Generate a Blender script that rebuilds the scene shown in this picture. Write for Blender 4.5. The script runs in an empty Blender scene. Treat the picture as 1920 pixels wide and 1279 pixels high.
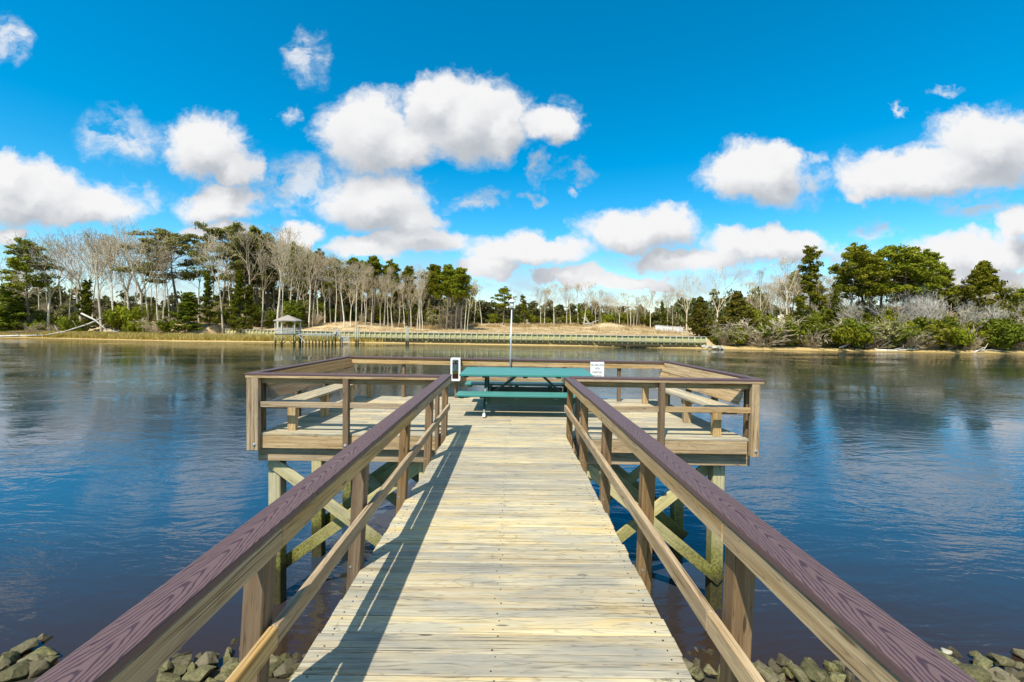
import bpy, bmesh, math, random
import numpy as np
from mathutils import Vector, Matrix, Euler

S = bpy.context.scene
COL = S.collection
R = math.radians
random.seed(7)

# ------------------------------------------------------------------ camera
CAM_Z, WATER_Z, DECK = 4.7, 0.0, 2.9
FPX = 780.0                      # focal length in pixels of the 1920 px wide photograph
PITCH, ROLL, SHIFT = R(1.25), R(0.65), -18.5 / 1920
cd = bpy.data.cameras.new('camera')
cam = bpy.data.objects.new('camera', cd); COL.objects.link(cam)
cd.sensor_width = 36.0; cd.lens = 36.0 * FPX / 1920; cd.shift_y = SHIFT
cd.clip_start = 0.05; cd.clip_end = 3000
CAMROT = Matrix.Rotation(R(90) - PITCH, 3, 'X') @ Matrix.Rotation(ROLL, 3, 'Z')
cam.matrix_world = Matrix.Translation((0, 0, CAM_Z)) @ CAMROT.to_4x4()
S.camera = cam

def ray(x, y):
    """direction of the photograph's point (x, y)"""
    return CAMROT @ Vector(((x - 960) / FPX, (639.5 - y + SHIFT * 1920) / FPX, -1.0))
def at(x, y, Y):
    d = ray(x, y); k = Y / d.y
    return Vector((d.x * k, Y, CAM_Z + d.z * k))
def onz(x, y, z):
    d = ray(x, y); k = (z - CAM_Z) / d.z
    return Vector((d.x * k, d.y * k, z))

# ------------------------------------------------------------------ sky, sun, exposure
SUN_DIR = Vector((-0.295, -0.62, 1.0)).normalized()
sun_el = math.asin(SUN_DIR.z); sun_az = math.atan2(SUN_DIR.x, SUN_DIR.y)
W = bpy.data.worlds.new('World'); S.world = W; W.use_nodes = True
nt = W.node_tree; nt.nodes.clear()
class NT:
    """small helper to write node trees as expressions"""
    def __init__(s, tree): s.t = tree
    def n(s, typ, ins=None, out=0, **kw):
        nd = s.t.nodes.new(typ)
        for k, v in kw.items(): setattr(nd, k, v)
        for k, v in (ins or {}).items():
            sk = nd.inputs[k]
            if isinstance(v, bpy.types.NodeSocket): s.t.links.new(v, sk)
            elif v is not None: sk.default_value = v
        return nd.outputs[out] if out is not None else nd
    def m(s, op, a, b=None, c=None, clamp=False):
        nd = s.t.nodes.new('ShaderNodeMath'); nd.operation = op; nd.use_clamp = clamp
        for i, v in enumerate((a, b, c)):
            if v is None: continue
            if isinstance(v, bpy.types.NodeSocket): s.t.links.new(v, nd.inputs[i])
            else: nd.inputs[i].default_value = v
        return nd.outputs[0]
    def v(s, op, a, b=None, c=None, out=0):
        nd = s.t.nodes.new('ShaderNodeVectorMath'); nd.operation = op
        for i, x in enumerate((a, b, c)):
            if x is None: continue
            if isinstance(x, bpy.types.NodeSocket): s.t.links.new(x, nd.inputs[i])
            else: nd.inputs[i].default_value = x
        return nd.outputs[out]
    def mix(s, f, a, b, mode='MIX'):
        nd = s.t.nodes.new('ShaderNodeMix'); nd.data_type = 'RGBA'; nd.blend_type = mode
        for i, x in ((0, f), (6, a), (7, b)):
            if isinstance(x, bpy.types.NodeSocket): s.t.links.new(x, nd.inputs[i])
            else: nd.inputs[i].default_value = x if i == 0 else (*x, 1) if len(x) == 3 else x
        return nd.outputs[2]
    def ss(s, x, lo, hi, a=0.0, b=1.0):
        nd = s.t.nodes.new('ShaderNodeMapRange'); nd.interpolation_type = 'SMOOTHSTEP'
        for i, q in enumerate((x, lo, hi, a, b)):
            if isinstance(q, bpy.types.NodeSocket): s.t.links.new(q, nd.inputs[i])
            else: nd.inputs[i].default_value = q
        return nd.outputs[0]
    def noise(s, vec, scale, detail=4, rough=0.5, dist=0.0, out=0):
        return s.n('ShaderNodeTexNoise', {'Vector': vec, 'Scale': scale, 'Detail': detail, 'Roughness': rough, 'Distortion': dist}, out)
    def comb(s, x, y, z): return s.n('ShaderNodeCombineXYZ', {0: x, 1: y, 2: z})
    def ramp(s, f, stops):
        nd = s.t.nodes.new('ShaderNodeValToRGB'); s.t.links.new(f, nd.inputs[0])
        e = nd.color_ramp.elements
        while len(e) < len(stops): e.new(0.5)
        for i, (p, c) in enumerate(stops): e[i].position = p; e[i].color = (*c, 1)
        return nd.outputs[0]

def build_sky():
    g = NT(nt)
    sky = g.n('ShaderNodeTexSky', sky_type='NISHITA', sun_disc=False, sun_elevation=sun_el, sun_rotation=sun_az % (2 * math.pi),
              altitude=0.0, air_density=1.0, dust_density=0.0, ozone_density=4.0)
    skyc = g.n('ShaderNodeHueSaturation', {'Hue': 0.483, 'Saturation': SKY_SAT, 'Value': SKY_VAL, 'Color': sky})
    d = g.n('ShaderNodeTexCoord', out=0)
    sep = g.n('ShaderNodeSeparateXYZ', {0: d}, None)
    dx, dy, dz = sep.outputs
    ady = g.m('MAXIMUM', dy, 0.02)
    u = g.m('DIVIDE', dx, ady); v = g.m('DIVIDE', dz, ady)
    uv = g.comb(u, v, 0.0)
    # billows: warp the coordinates with a fractal, then measure the distance to each cloud's body
    n1 = g.noise(g.v('MULTIPLY', uv, (1.0, 1.25, 1.0)), 6.5, 7, 0.58, 0.0, 1)
    warp = g.v('MULTIPLY', g.v('SUBTRACT', n1, (0.5, 0.5, 0.5)), (0.16, 0.12, 0.0))
    n2 = g.noise(uv, 26.0, 5, 0.62, 0.0, 1)
    warp2 = g.v('MULTIPLY', g.v('SUBTRACT', n2, (0.5, 0.5, 0.5)), (0.035, 0.03, 0.0))
    p = g.v('ADD', uv, g.v('ADD', warp, warp2))
    def field(pp, blobs):
        cur = None
        for (x, y, rx, ry) in blobs:
            c = ray(x, y); cu, cv = c.x / c.y, c.z / c.y
            sx, sy = FPX / rx, FPX / ry
            q = g.v('MULTIPLY_ADD', pp, (sx, sy, 0.0), (-cu * sx, -cv * sy, 0.0))
            l = g.v('LENGTH', q, out=1)
            cur = l if cur is None else g.m('SMOOTH_MIN', cur, l, 0.25)
        return cur
    solid = [(690, 245, 92, 70), (760, 262, 70, 45), (870, 222, 106, 70), (815, 180, 55, 48), (945, 240, 45, 50),
             (390, 268, 84, 58), (440, 310, 50, 38), (412, 378, 78, 36),
             (40, 365, 120, 58), (150, 392, 110, 38), (10, 320, 50, 42),
             (705, 375, 100, 58), (770, 412, 58, 34), (790, 455, 82, 24), (690, 470, 66, 20),
             (1190, 432, 106, 42), (1235, 425, 58, 38),
             (1415, 328, 96, 52), (1450, 302, 50, 34),
             (1745, 322, 165, 42), (1850, 272, 105, 62), (1650, 340, 78, 30),
             (985, 470, 112, 32), (910, 503, 62, 24), (1065, 520, 70, 16), (1430, 462, 110, 32), (1295, 492, 120, 22), (1480, 440, 58, 22),
             (1830, 470, 130, 36), (1905, 420, 40, 30), (1800, 520, 160, 26), (20, 445, 36, 16), (410, 432, 60, 18),
             (1030, 238, 48, 34), (1160, 530, 110, 14), (560, 440, 50, 28)]
    thin = [(572, 112, 34, 44), (12, 72, 34, 34), (225, 255, 70, 40), (538, 215, 20, 16), (250, 370, 52, 24), (565, 345, 90, 40),
            (895, 382, 48, 18), (1010, 318, 16, 24), (1078, 316, 36, 18), (1070, 358, 14, 9), (998, 370, 16, 9), (1520, 352, 42, 28),
            (1060, 215, 30, 30), (1515, 300, 30, 14), (1840, 385, 66, 26), (1640, 425, 34, 22), (1775, 172, 26, 9), (1690, 205, 10, 14),
            (1560, 482, 90, 30), (300, 500, 330, 46), (1550, 530, 300, 34), (860, 545, 200, 26), (540, 385, 30, 18)]
    m1 = field(p, solid)
    m1b = field(g.v('ADD', p, (-0.022, 0.060, 0.0)), solid)
    p2 = g.v('ADD', p, g.v('MULTIPLY', warp2, (1.6, 1.3, 0.0)))
    m2 = field(p2, thin)
    fine = g.noise(g.v('ADD', uv, warp), 34.0, 6, 0.65)
    fine_c = g.m('SUBTRACT', fine, 0.5)
    a1 = g.ss(g.m('ADD', m1, g.m('MULTIPLY', fine_c, 0.6)), 1.30, 0.76)
    wisp = g.noise(g.v('MULTIPLY', g.v('ADD', uv, warp), (1.0, 1.6, 1.0)), 13.0, 7, 0.66)
    a2 = g.m('MULTIPLY', g.ss(m2, 1.5, 0.3), g.ss(wisp, 0.34, 0.62))
    a2 = g.m('MULTIPLY', a2, 0.8)
    band = g.noise(g.v('MULTIPLY', g.v('ADD', uv, warp), (1.0, 3.2, 1.0)), 5.0, 7, 0.6)
    a4 = g.m('MULTIPLY', g.m('MULTIPLY', g.ss(v, 0.21, 0.06), g.ss(band, 0.36, 0.60)), 0.72)
    a2 = g.m('MAXIMUM', a2, a4)
    # the rest of the sky: broken cumulus of the same kind in every direction
    pl = g.comb(g.m('DIVIDE', dx, g.m('MAXIMUM', dz, 0.03)), g.m('DIVIDE', dy, g.m('MAXIMUM', dz, 0.03)), 0.0)
    far = g.noise(pl, 0.55, 7, 0.55)
    a3 = g.m('MULTIPLY', g.ss(far, 0.49, 0.62), g.ss(dy, 0.36, 0.18))  # unseen cloud cover, thickened to whiten the light in the shadows
    a3 = g.m('MULTIPLY', a3, g.ss(dz, 0.0, 0.06))
    front = g.ss(dy, 0.1, 0.3)
    alpha = g.m('MAXIMUM', g.m('MULTIPLY', g.m('MAXIMUM', a1, a2), front), a3)
    # cloud colour: bright towards the sun and the tops, grey in the thick undersides
    up = g.m('SUBTRACT', m1b, m1)
    core = g.ss(m1, 1.05, 0.35)
    shade = g.m('ADD', g.ss(up, -0.85, 0.80), g.m('MULTIPLY', fine_c, 0.22), clamp=True)
    shade = g.m('ADD', shade, g.m('MULTIPLY', g.m('SUBTRACT', 1.0, core), 0.15), clamp=True)
    ccol = g.mix(shade, CLOUD_LO, CLOUD_HI)
    final = g.mix(alpha, skyc, ccol)
    bg = g.n('ShaderNodeBackground', {'Color': final, 'Strength': SKY_STRENGTH})
    g.n('ShaderNodeOutputWorld', {'Surface': bg}, None)

SKY_STRENGTH = 0.12
SKY_SAT, SKY_VAL = 1.46, 1.24
CLOUD_HI = (6.0, 6.0, 6.05); CLOUD_LO = (2.9, 3.15, 3.5)
build_sky()
W.cycles.sampling_method = 'MANUAL'; W.cycles.sample_map_resolution = 512

sl = bpy.data.lights.new('sun', 'SUN'); sun = bpy.data.objects.new('sun', sl); COL.objects.link(sun)
sl.energy = 5.0; sl.angle = R(0.53); sl.color = (1.0, 0.95, 0.84)
sun.rotation_euler = SUN_DIR.to_track_quat('Z', 'Y').to_euler()
S.view_settings.view_transform = 'Standard'; S.view_settings.look = 'None'
S.view_settings.exposure = 0.36; S.view_settings.gamma = 1.0; S.view_settings.use_curve_mapping = False
S.render.engine = 'CYCLES'
S.cycles.use_denoising = True
S.cycles.max_bounces = 6; S.cycles.diffuse_bounces = 3; S.cycles.glossy_bounces = 3; S.cycles.transmission_bounces = 3; S.cycles.transparent_max_bounces = 6
S.cycles.caustics_reflective = False; S.cycles.caustics_refractive = False

# ------------------------------------------------------------------ materials
def new_mat(name):
    m = bpy.data.materials.new(name); m.use_nodes = True; m.node_tree.nodes.clear()
    return m, NT(m.node_tree)
def finish(g, color, rough=0.7, spec=0.3, bump=None, bstr=0.3, bdist=0.01, metal=0.0, extra=None):
    ins = {'Base Color': color if isinstance(color, bpy.types.NodeSocket) else (*color, 1), 'Roughness': rough, 'Metallic': metal, 'Specular IOR Level': spec}
    if bump is not None:
        ins['Normal'] = g.n('ShaderNodeBump', {'Strength': bstr, 'Distance': bdist, 'Height': bump})
    ins.update(extra or {})
    b = g.n('ShaderNodeBsdfPrincipled', ins)
    g.n('ShaderNodeOutputMaterial', {'Surface': b}, None)

def rnd(g): return g.n('ShaderNodeObjectInfo', out=5)
def obj_coord(g, k=31.0):
    oc = g.n('ShaderNodeTexCoord', out=3)
    r = rnd(g)
    return oc, g.v('ADD', oc, g.comb(g.m('MULTIPLY', r, k), g.m('MULTIPLY', r, k * 1.7), g.m('MULTIPLY', r, k * 0.6))), r

def mat_wood(name, fresh, worn, grey, dark, greyness=0.5, streak=1.0, moss=None, stain=0.4, vary=0.25):
    m, g = new_mat(name)
    oc, p, r = obj_coord(g)
    grain = g.noise(g.v('MULTIPLY', p, (0.8, 26.0, 26.0)), 1.0, 6, 0.6, 0.35)
    fine = g.noise(g.v('MULTIPLY', p, (5.0, 150.0, 150.0)), 1.0, 3, 0.6)
    blotch = g.noise(g.v('MULTIPLY', p, (1.6, 7.0, 7.0)), 1.0, 4, 0.6, 0.5)
    cath = g.noise(g.v('MULTIPLY', p, (0.7, 9.0, 9.0)), 1.0, 2, 0.5, 1.2)
    rings = g.m('ABSOLUTE', g.m('SUBTRACT', g.m('FRACT', g.m('MULTIPLY', cath, 11.0)), 0.5))
    c = g.mix(g.ss(grain, 0.35, 0.65), fresh, worn)
    c = g.mix(g.m('MULTIPLY', g.ss(blotch, 0.62 - 0.3 * greyness, 0.85 - 0.25 * greyness), 0.85), c, grey)
    c = g.mix(g.m('MULTIPLY', g.ss(rings, 0.10, 0.0), 0.24 * streak), c, dark)
    c = g.mix(g.m('MULTIPLY', g.ss(fine, 0.60, 0.75), 0.5 * streak), c, dark)
    med = g.noise(g.v('MULTIPLY', p, (2.2, 62.0, 62.0)), 1.0, 4, 0.65, 0.4)
    c = g.mix(g.m('MULTIPLY', g.ss(med, 0.56, 0.70), 0.42 * streak), c, dark)
    crack = g.ss(g.m('ABSOLUTE', g.m('SUBTRACT', grain, 0.33)), 0.012, 0.0)
    c = g.mix(g.m('MULTIPLY', crack, 0.5 * streak), c, tuple(0.35 * x for x in dark))
    split = g.noise(g.v('MULTIPLY', p, (0.75, 75.0, 75.0)), 1.0, 5, 0.7, 0.15)
    c = g.mix(g.m('MULTIPLY', g.ss(split, 0.585, 0.66), 0.55 * streak, clamp=True), c, tuple(0.7 * x for x in dark))
    pale = g.noise(g.v('MULTIPLY', p, (1.1, 34.0, 34.0)), 1.0, 4, 0.6, 0.2)
    c = g.mix(g.m('MULTIPLY', g.ss(pale, 0.56, 0.72), 0.45), c, tuple(min(0.8, 1.22 * x + 0.03) for x in worn))
    st = g.noise(g.v('MULTIPLY', p, (2.2, 9.0, 9.0)), 1.0, 5, 0.65, 1.0)
    c = g.mix(g.m('MULTIPLY', g.ss(st, 0.66, 0.76), stain), c, dark)
    vo = g.n('ShaderNodeTexVoronoi', {'Vector': g.v('MULTIPLY', p, (2.1, 11.0, 11.0)), 'Scale': 1.0, 'Randomness': 1.0})
    c = g.mix(g.m('MULTIPLY', g.ss(vo, 0.11, 0.05), 0.75), c, tuple(0.5 * x for x in dark))
    c = g.n('ShaderNodeHueSaturation', {'Hue': 0.5, 'Saturation': g.m('MULTIPLY_ADD', r, 0.3, 0.85), 'Value': g.m('MULTIPLY_ADD', r, vary, 1.0 - vary * 0.5), 'Color': c})
    if moss:
        geo = g.n('ShaderNodeNewGeometry', out=0)
        z = g.n('ShaderNodeSeparateXYZ', {0: geo}, 2)
        nz = g.noise(geo, 5.0, 5, 0.65)
        f = g.ss(g.m('ADD', z, g.m('MULTIPLY', nz, -0.8)), 1.45, 0.15)
        wet = g.ss(g.m('ADD', z, g.m('MULTIPLY', nz, -0.3)), 0.62, 0.34)
        mc = g.mix(g.ss(g.noise(geo, 28.0, 4, 0.6), 0.4, 0.62), moss, tuple(0.22 * q for q in moss))
        c = g.mix(g.m('MULTIPLY', f, 0.92), c, mc)
        c = g.mix(g.m('MULTIPLY', wet, 0.8), c, (0.03, 0.025, 0.015))
    bump = g.m('ADD', g.m('MULTIPLY', grain, 0.7), g.m('ADD', g.m('MULTIPLY', fine, 0.35), g.m('ADD', g.m('MULTIPLY', crack, -0.6), g.m('MULTIPLY', g.ss(split, 0.585, 0.66), -0.7))))
    finish(g, c, 0.75, 0.25, bump, 0.55, 0.004)
    return m

M = {}
M['deck'] = mat_wood('weathered_deck', (0.46, 0.350, 0.18), (0.53, 0.46, 0.305), (0.33, 0.31, 0.25), (0.075, 0.06, 0.04), 0.82, 1.5, stain=0.9, vary=0.42)
M['rail'] = mat_wood('railing_timber', (0.37, 0.235, 0.105), (0.53, 0.385, 0.21), (0.29, 0.22, 0.145), (0.09, 0.05, 0.022), 0.45, 1.6, vary=0.25)
M['post'] = mat_wood('post_timber', (0.175, 0.108, 0.052), (0.245, 0.16, 0.085), (0.165, 0.122, 0.078), (0.05, 0.03, 0.018), 0.4, 1.5, vary=0.25)
M['frame'] = mat_wood('frame_timber', (0.26, 0.155, 0.07), (0.38, 0.25, 0.13), (0.25, 0.18, 0.12), (0.08, 0.05, 0.025), 0.4, 1.0, vary=0.2)
M['pile'] = mat_wood('pile_timber', (0.50, 0.43, 0.20), (0.60, 0.52, 0.30), (0.40, 0.36, 0.22), (0.10, 0.09, 0.05), 0.4, 0.9, moss=(0.20, 0.20, 0.02))
M['bleached'] = mat_wood('bleached_timber', (0.50, 0.48, 0.42), (0.62, 0.60, 0.54), (0.42, 0.41, 0.37), (0.2, 0.18, 0.15), 0.5, 0.5)
M['seawall'] = mat_wood('seawall_board', (0.46, 0.43, 0.17), (0.54, 0.50, 0.23), (0.40, 0.37, 0.19), (0.10, 0.10, 0.05), 0.5, 0.6, moss=(0.11, 0.085, 0.03))
M['seapost'] = mat_wood('seawall_post', (0.55, 0.52, 0.36), (0.62, 0.58, 0.42), (0.48, 0.45, 0.34), (0.12, 0.10, 0.06), 0.5, 0.6, moss=(0.20, 0.18, 0.04))

def mat_cap():
    m, g = new_mat('composite_cap')
    oc, p, r = obj_coord(g, 3.0)
    sp = g.n('ShaderNodeSeparateXYZ', {0: oc}, None)
    x, y, z = sp.outputs
    n = g.noise(g.v('MULTIPLY', p, (4.0, 14.0, 1.0)), 1.0, 3, 0.6)
    n2 = g.noise(g.v('MULTIPLY', p, (1.1, 0.01, 0.01)), 1.0, 1, 0.5)
    off = g.m('ADD', y, g.m('MULTIPLY', g.m('SUBTRACT', n2, 0.5), 0.05))
    arm = g.m('SQRT', g.m('ADD', g.m('MULTIPLY', off, off), 0.00016))
    t = g.m('ADD', g.m('MULTIPLY', x, 12.0), g.m('MULTIPLY', arm, 82.0))
    t = g.m('ADD', t, g.m('ADD', g.m('MULTIPLY', n, 3.6), g.m('MULTIPLY', r, 7.0)))
    w = g.m('ABSOLUTE', g.m('SUBTRACT', g.m('FRACT', t), 0.5))
    fine = g.noise(g.v('MULTIPLY', p, (14.0, 160.0, 160.0)), 1.0, 3, 0.6)
    line = g.ss(g.m('ADD', w, g.m('MULTIPLY', g.m('SUBTRACT', fine, 0.5), 0.22)), 0.24, 0.10)
    tone = g.noise(g.v('MULTIPLY', p, (2.0, 12.0, 12.0)), 1.0, 3, 0.5)
    base = g.mix(tone, (0.112, 0.064, 0.062), (0.158, 0.100, 0.092))
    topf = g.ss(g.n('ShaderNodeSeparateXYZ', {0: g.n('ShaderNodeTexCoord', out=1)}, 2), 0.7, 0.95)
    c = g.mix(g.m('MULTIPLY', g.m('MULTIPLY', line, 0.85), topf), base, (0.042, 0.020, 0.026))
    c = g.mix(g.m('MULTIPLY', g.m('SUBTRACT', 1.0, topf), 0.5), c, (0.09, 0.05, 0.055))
    finish(g, c, 0.5, 0.35, g.m('MULTIPLY', line, -1.0), 0.25, 0.002)
    return m
M['cap'] = mat_cap()

def mat_plain(name, col, rough=0.6, metal=0.0, spec=0.4, var=0.12, scale=9.0, bstr=0.08):
    m, g = new_mat(name)
    oc, p, r = obj_coord(g)
    n = g.noise(p, scale, 5, 0.6)
    c = g.mix(n, tuple(max(0, q * (1 - var)) for q in col), tuple(q * (1 + var) for q in col))
    finish(g, c, rough, spec, n, bstr, 0.01, metal)
    return m
def mat_plastic(name, a, b):
    m, g = new_mat(name)
    oc, p, r = obj_coord(g)
    n = g.noise(g.v('MULTIPLY', p, (2.0, 30.0, 30.0)), 1.0, 5, 0.6)
    s = g.noise(p, 3.0, 5, 0.6)
    c = g.mix(n, a, b); c = g.mix(g.ss(s, 0.55, 0.8), c, tuple(0.6 * q + 0.08 for q in b))
    finish(g, c, 0.42, 0.45, n, 0.15, 0.004)
    return m
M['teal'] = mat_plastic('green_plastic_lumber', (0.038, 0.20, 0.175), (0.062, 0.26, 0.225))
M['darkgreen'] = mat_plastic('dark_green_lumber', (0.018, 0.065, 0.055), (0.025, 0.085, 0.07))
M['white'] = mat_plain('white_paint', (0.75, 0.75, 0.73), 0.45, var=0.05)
M['galv'] = mat_plain('galvanised_steel', (0.55, 0.56, 0.56), 0.42, 0.7, var=0.15, scale=30)
M['nail'] = mat_plain('rusty_nail', (0.05, 0.035, 0.025), 0.7, 0.2)
M['red'] = mat_plain('red_enamel', (0.42, 0.025, 0.02), 0.35, var=0.05)
M['yellow'] = mat_plain('yellow_print', (0.7, 0.55, 0.04), 0.5, var=0.05)
M['black'] = mat_plain('black_rubber', (0.015, 0.015, 0.015), 0.5, var=0.1)
M['ink'] = mat_plain('black_ink', (0.03, 0.03, 0.035), 0.6, var=0.05)
M['shingle'] = mat_plain('grey_shingle', (0.33, 0.28, 0.24), 0.85, var=0.25, scale=3.0)
M['whitewall'] = mat_plain('whitewashed_panel', (0.62, 0.62, 0.62), 0.7, var=0.08, scale=2.0)
def mat_pane():
    m, g = new_mat('clear_pane')
    gl = g.n('ShaderNodeBsdfGlossy', {'Color': (1, 1, 1, 1), 'Roughness': 0.03})
    tr = g.n('ShaderNodeBsdfTransparent', {'Color': (0.94, 0.96, 0.95, 1)})
    fr = g.n('ShaderNodeFresnel', {'IOR': 1.45})
    g.n('ShaderNodeOutputMaterial', {'Surface': g.n('ShaderNodeMixShader', {0: fr, 1: tr, 2: gl})}, None)
    return m
M['pane'] = mat_pane()

def mat_rock():
    m, g = new_mat('mossy_rock')
    oc, p, r = obj_coord(g)
    n = g.noise(p, 5.0, 8, 0.62)
    n2 = g.noise(p, 32.0, 6, 0.7)
    spots = g.noise(p, 60.0, 3, 0.6)
    c = g.mix(g.ss(n, 0.35, 0.7), (0.085, 0.08, 0.035), (0.24, 0.22, 0.105))
    c = g.mix(g.m('MULTIPLY', g.ss(n2, 0.46, 0.66), 0.7), c, (0.15, 0.155, 0.022))
    c = g.mix(g.m('MULTIPLY', g.ss(spots, 0.62, 0.72), g.ss(n, 0.5, 0.62)), c, (0.55, 0.52, 0.42))
    c = g.mix(g.m('MULTIPLY', g.ss(n2, 0.42, 0.30), 0.7), c, (0.045, 0.04, 0.025))
    z = g.n('ShaderNodeSeparateXYZ', {0: g.n('ShaderNodeNewGeometry', out=0)}, 2)
    c = g.mix(g.m('MULTIPLY', g.ss(g.m('ADD', z, g.m('MULTIPLY', n, 0.10)), 0.15, 0.06), 0.8), c, (0.03, 0.024, 0.012))
    r2 = g.m('FRACT', g.m('MULTIPLY', r, 7.31))
    c = g.mix(g.m('MULTIPLY', r2, 0.75), c, g.mix(n2, (0.085, 0.066, 0.042), (0.21, 0.175, 0.125)))
    c = g.n('ShaderNodeHueSaturation', {'Value': g.m('MULTIPLY_ADD', r, 0.7, 0.6), 'Color': c})
    finish(g, c, 0.8, 0.25, g.m('ADD', n, g.m('MULTIPLY', n2, 0.5)), 0.7, 0.03)
    return m
M['rock'] = mat_rock()
M['paleRock'] = mat_plain('pale_rubble', (0.40, 0.37, 0.29), 0.85, var=0.3, scale=4.0, bstr=0.4)

def mat_leaf(name, a, b, trans=0.25):
    m, g = new_mat(name)
    geo = g.n('ShaderNodeNewGeometry', out=0)
    r = rnd(g)
    n = g.noise(geo, 0.9, 3, 0.6)
    n2 = g.noise(geo, 6.0, 2, 0.6)
    f = g.m('ADD', g.m('MULTIPLY', n, 0.9), g.m('MULTIPLY', g.m('SUBTRACT', n2, 0.5), 0.7), clamp=True)
    c = g.mix(g.ss(f, 0.2, 0.75), a, b)
    c = g.n('ShaderNodeHueSaturation', {'Hue': g.m('MULTIPLY_ADD', r, 0.03, 0.485), 'Saturation': 1.0, 'Value': g.m('MULTIPLY_ADD', r, 0.5, 0.75), 'Color': c})
    d = g.n('ShaderNodeBsdfDiffuse', {'Color': c}); t = g.n('ShaderNodeBsdfTranslucent', {'Color': c})
    g.n('ShaderNodeOutputMaterial', {'Surface': g.n('ShaderNodeMixShader', {0: trans, 1: d, 2: t})}, None)
    return m
M['pine'] = mat_leaf('pine_needles', (0.10, 0.125, 0.012), (0.31, 0.29, 0.025))
M['olive'] = mat_leaf('olive_needles', (0.12, 0.115, 0.03), (0.26, 0.225, 0.07))
M['bush'] = mat_leaf('shrub_leaves', (0.07, 0.09, 0.010), (0.215, 0.225, 0.022))
M['cedar'] = mat_leaf('cedar_sprays', (0.06, 0.065, 0.012), (0.18, 0.14, 0.022))
M['lime'] = mat_leaf('young_leaves', (0.15, 0.17, 0.012), (0.31, 0.30, 0.025))
M['scrub'] = mat_leaf('grey_scrub', (0.20, 0.18, 0.06), (0.36, 0.32, 0.14))
M['farwood'] = mat_leaf('far_wood', (0.07, 0.09, 0.025), (0.22, 0.20, 0.08))
M['marsh'] = mat_leaf('marsh_grass', (0.42, 0.34, 0.06), (0.72, 0.58, 0.22))
M['dry'] = mat_leaf('dry_grass', (0.42, 0.30, 0.12), (0.62, 0.48, 0.24))
def mat_bark(name, a, b):
    m, g = new_mat(name)
    geo = g.n('ShaderNodeNewGeometry', out=0); r = rnd(g)
    n = g.noise(g.v('MULTIPLY', geo, (2.5, 2.5, 0.6)), 1.0, 5, 0.65)
    c = g.mix(g.ss(n, 0.3, 0.7), a, b)
    c = g.n('ShaderNodeHueSaturation', {'Value': g.m('MULTIPLY_ADD', r, 0.5, 0.75), 'Color': c})
    finish(g, c, 0.85, 0.15)
    return m
M['pale'] = mat_bark('pale_bark', (0.48, 0.41, 0.29), (0.76, 0.68, 0.53))
M['twig'] = mat_bark('pale_twigs', (0.44, 0.35, 0.22), (0.64, 0.53, 0.37))
M['white_twig'] = mat_bark('silvery_twigs', (0.45, 0.41, 0.34), (0.64, 0.59, 0.51))
M['bark'] = mat_bark('pine_bark', (0.12, 0.09, 0.065), (0.25, 0.20, 0.15))
M['drift'] = mat_bark('driftwood', (0.40, 0.36, 0.30), (0.62, 0.57, 0.49))

# ------------------------------------------------------------------ objects
WM = {}
def wloc(o): return WM[o.name].to_translation()
def tag(o, label=None, cat=None, group=None, kind=None):
    if label: o['label'] = label
    if cat: o['category'] = cat
    if group: o['group'] = group
    if kind: o['kind'] = kind
    return o
def thing(name, label, cat, loc=(0, 0, 0), group=None):
    o = bpy.data.objects.new(name, None); COL.objects.link(o); o.empty_display_size = 0.3
    o.location = loc; WM[o.name] = Matrix.Translation(loc)
    return tag(o, label, cat, group)
def part_empty(name, parent):
    o = bpy.data.objects.new(name, None); COL.objects.link(o); o.parent = parent
    WM[o.name] = WM[parent.name].copy()
    return o
def place(name, me, M4, parent=None):
    o = bpy.data.objects.new(name, me); COL.objects.link(o)
    if parent is not None:
        o.parent = parent
        o.matrix_local = WM[parent.name].inverted() @ M4
    else: o.matrix_local = M4
    WM[o.name] = M4.copy()
    return o
_boards = {}
def board_mesh(L, w, t, mat, bev=0.004, segs=1):
    k = (round(L, 3), round(w, 4), round(t, 4), mat, bev, segs)
    if k in _boards: return _boards[k]
    bm = bmesh.new()
    bmesh.ops.create_cube(bm, size=1.0)
    bmesh.ops.scale(bm, vec=(L, w, t), verts=bm.verts)
    if bev > 0:
        bmesh.ops.bevel(bm, geom=bm.edges[:], offset=min(bev, t * 0.3, w * 0.3), segments=segs, affect='EDGES', profile=0.6)
    me = bpy.data.meshes.new('board'); bm.to_mesh(me); bm.free()
    me.materials.append(M[mat]); _boards[k] = me
    return me
def frame_mat(p0, p1, up):
    x = (p1 - p0); L = x.length; x = x / L
    y = Vector(up).cross(x)
    if y.length < 1e-4: y = Vector((0, 1, 0)).cross(x)
    y.normalize(); z = x.cross(y)
    Mx = Matrix((x, y, z)).transposed().to_4x4(); Mx.translation = (p0 + p1) / 2
    return Mx, L
def board(name, p0, p1, w, t, mat, parent, up=(0, 0, 1), bev=0.004, segs=1):
    """a squared timber from p0 to p1: w across, t along 'up'"""
    Mx, L = frame_mat(Vector(p0), Vector(p1), up)
    return place(name, board_mesh(L, w, t, mat, bev, segs), Mx, parent)

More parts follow.
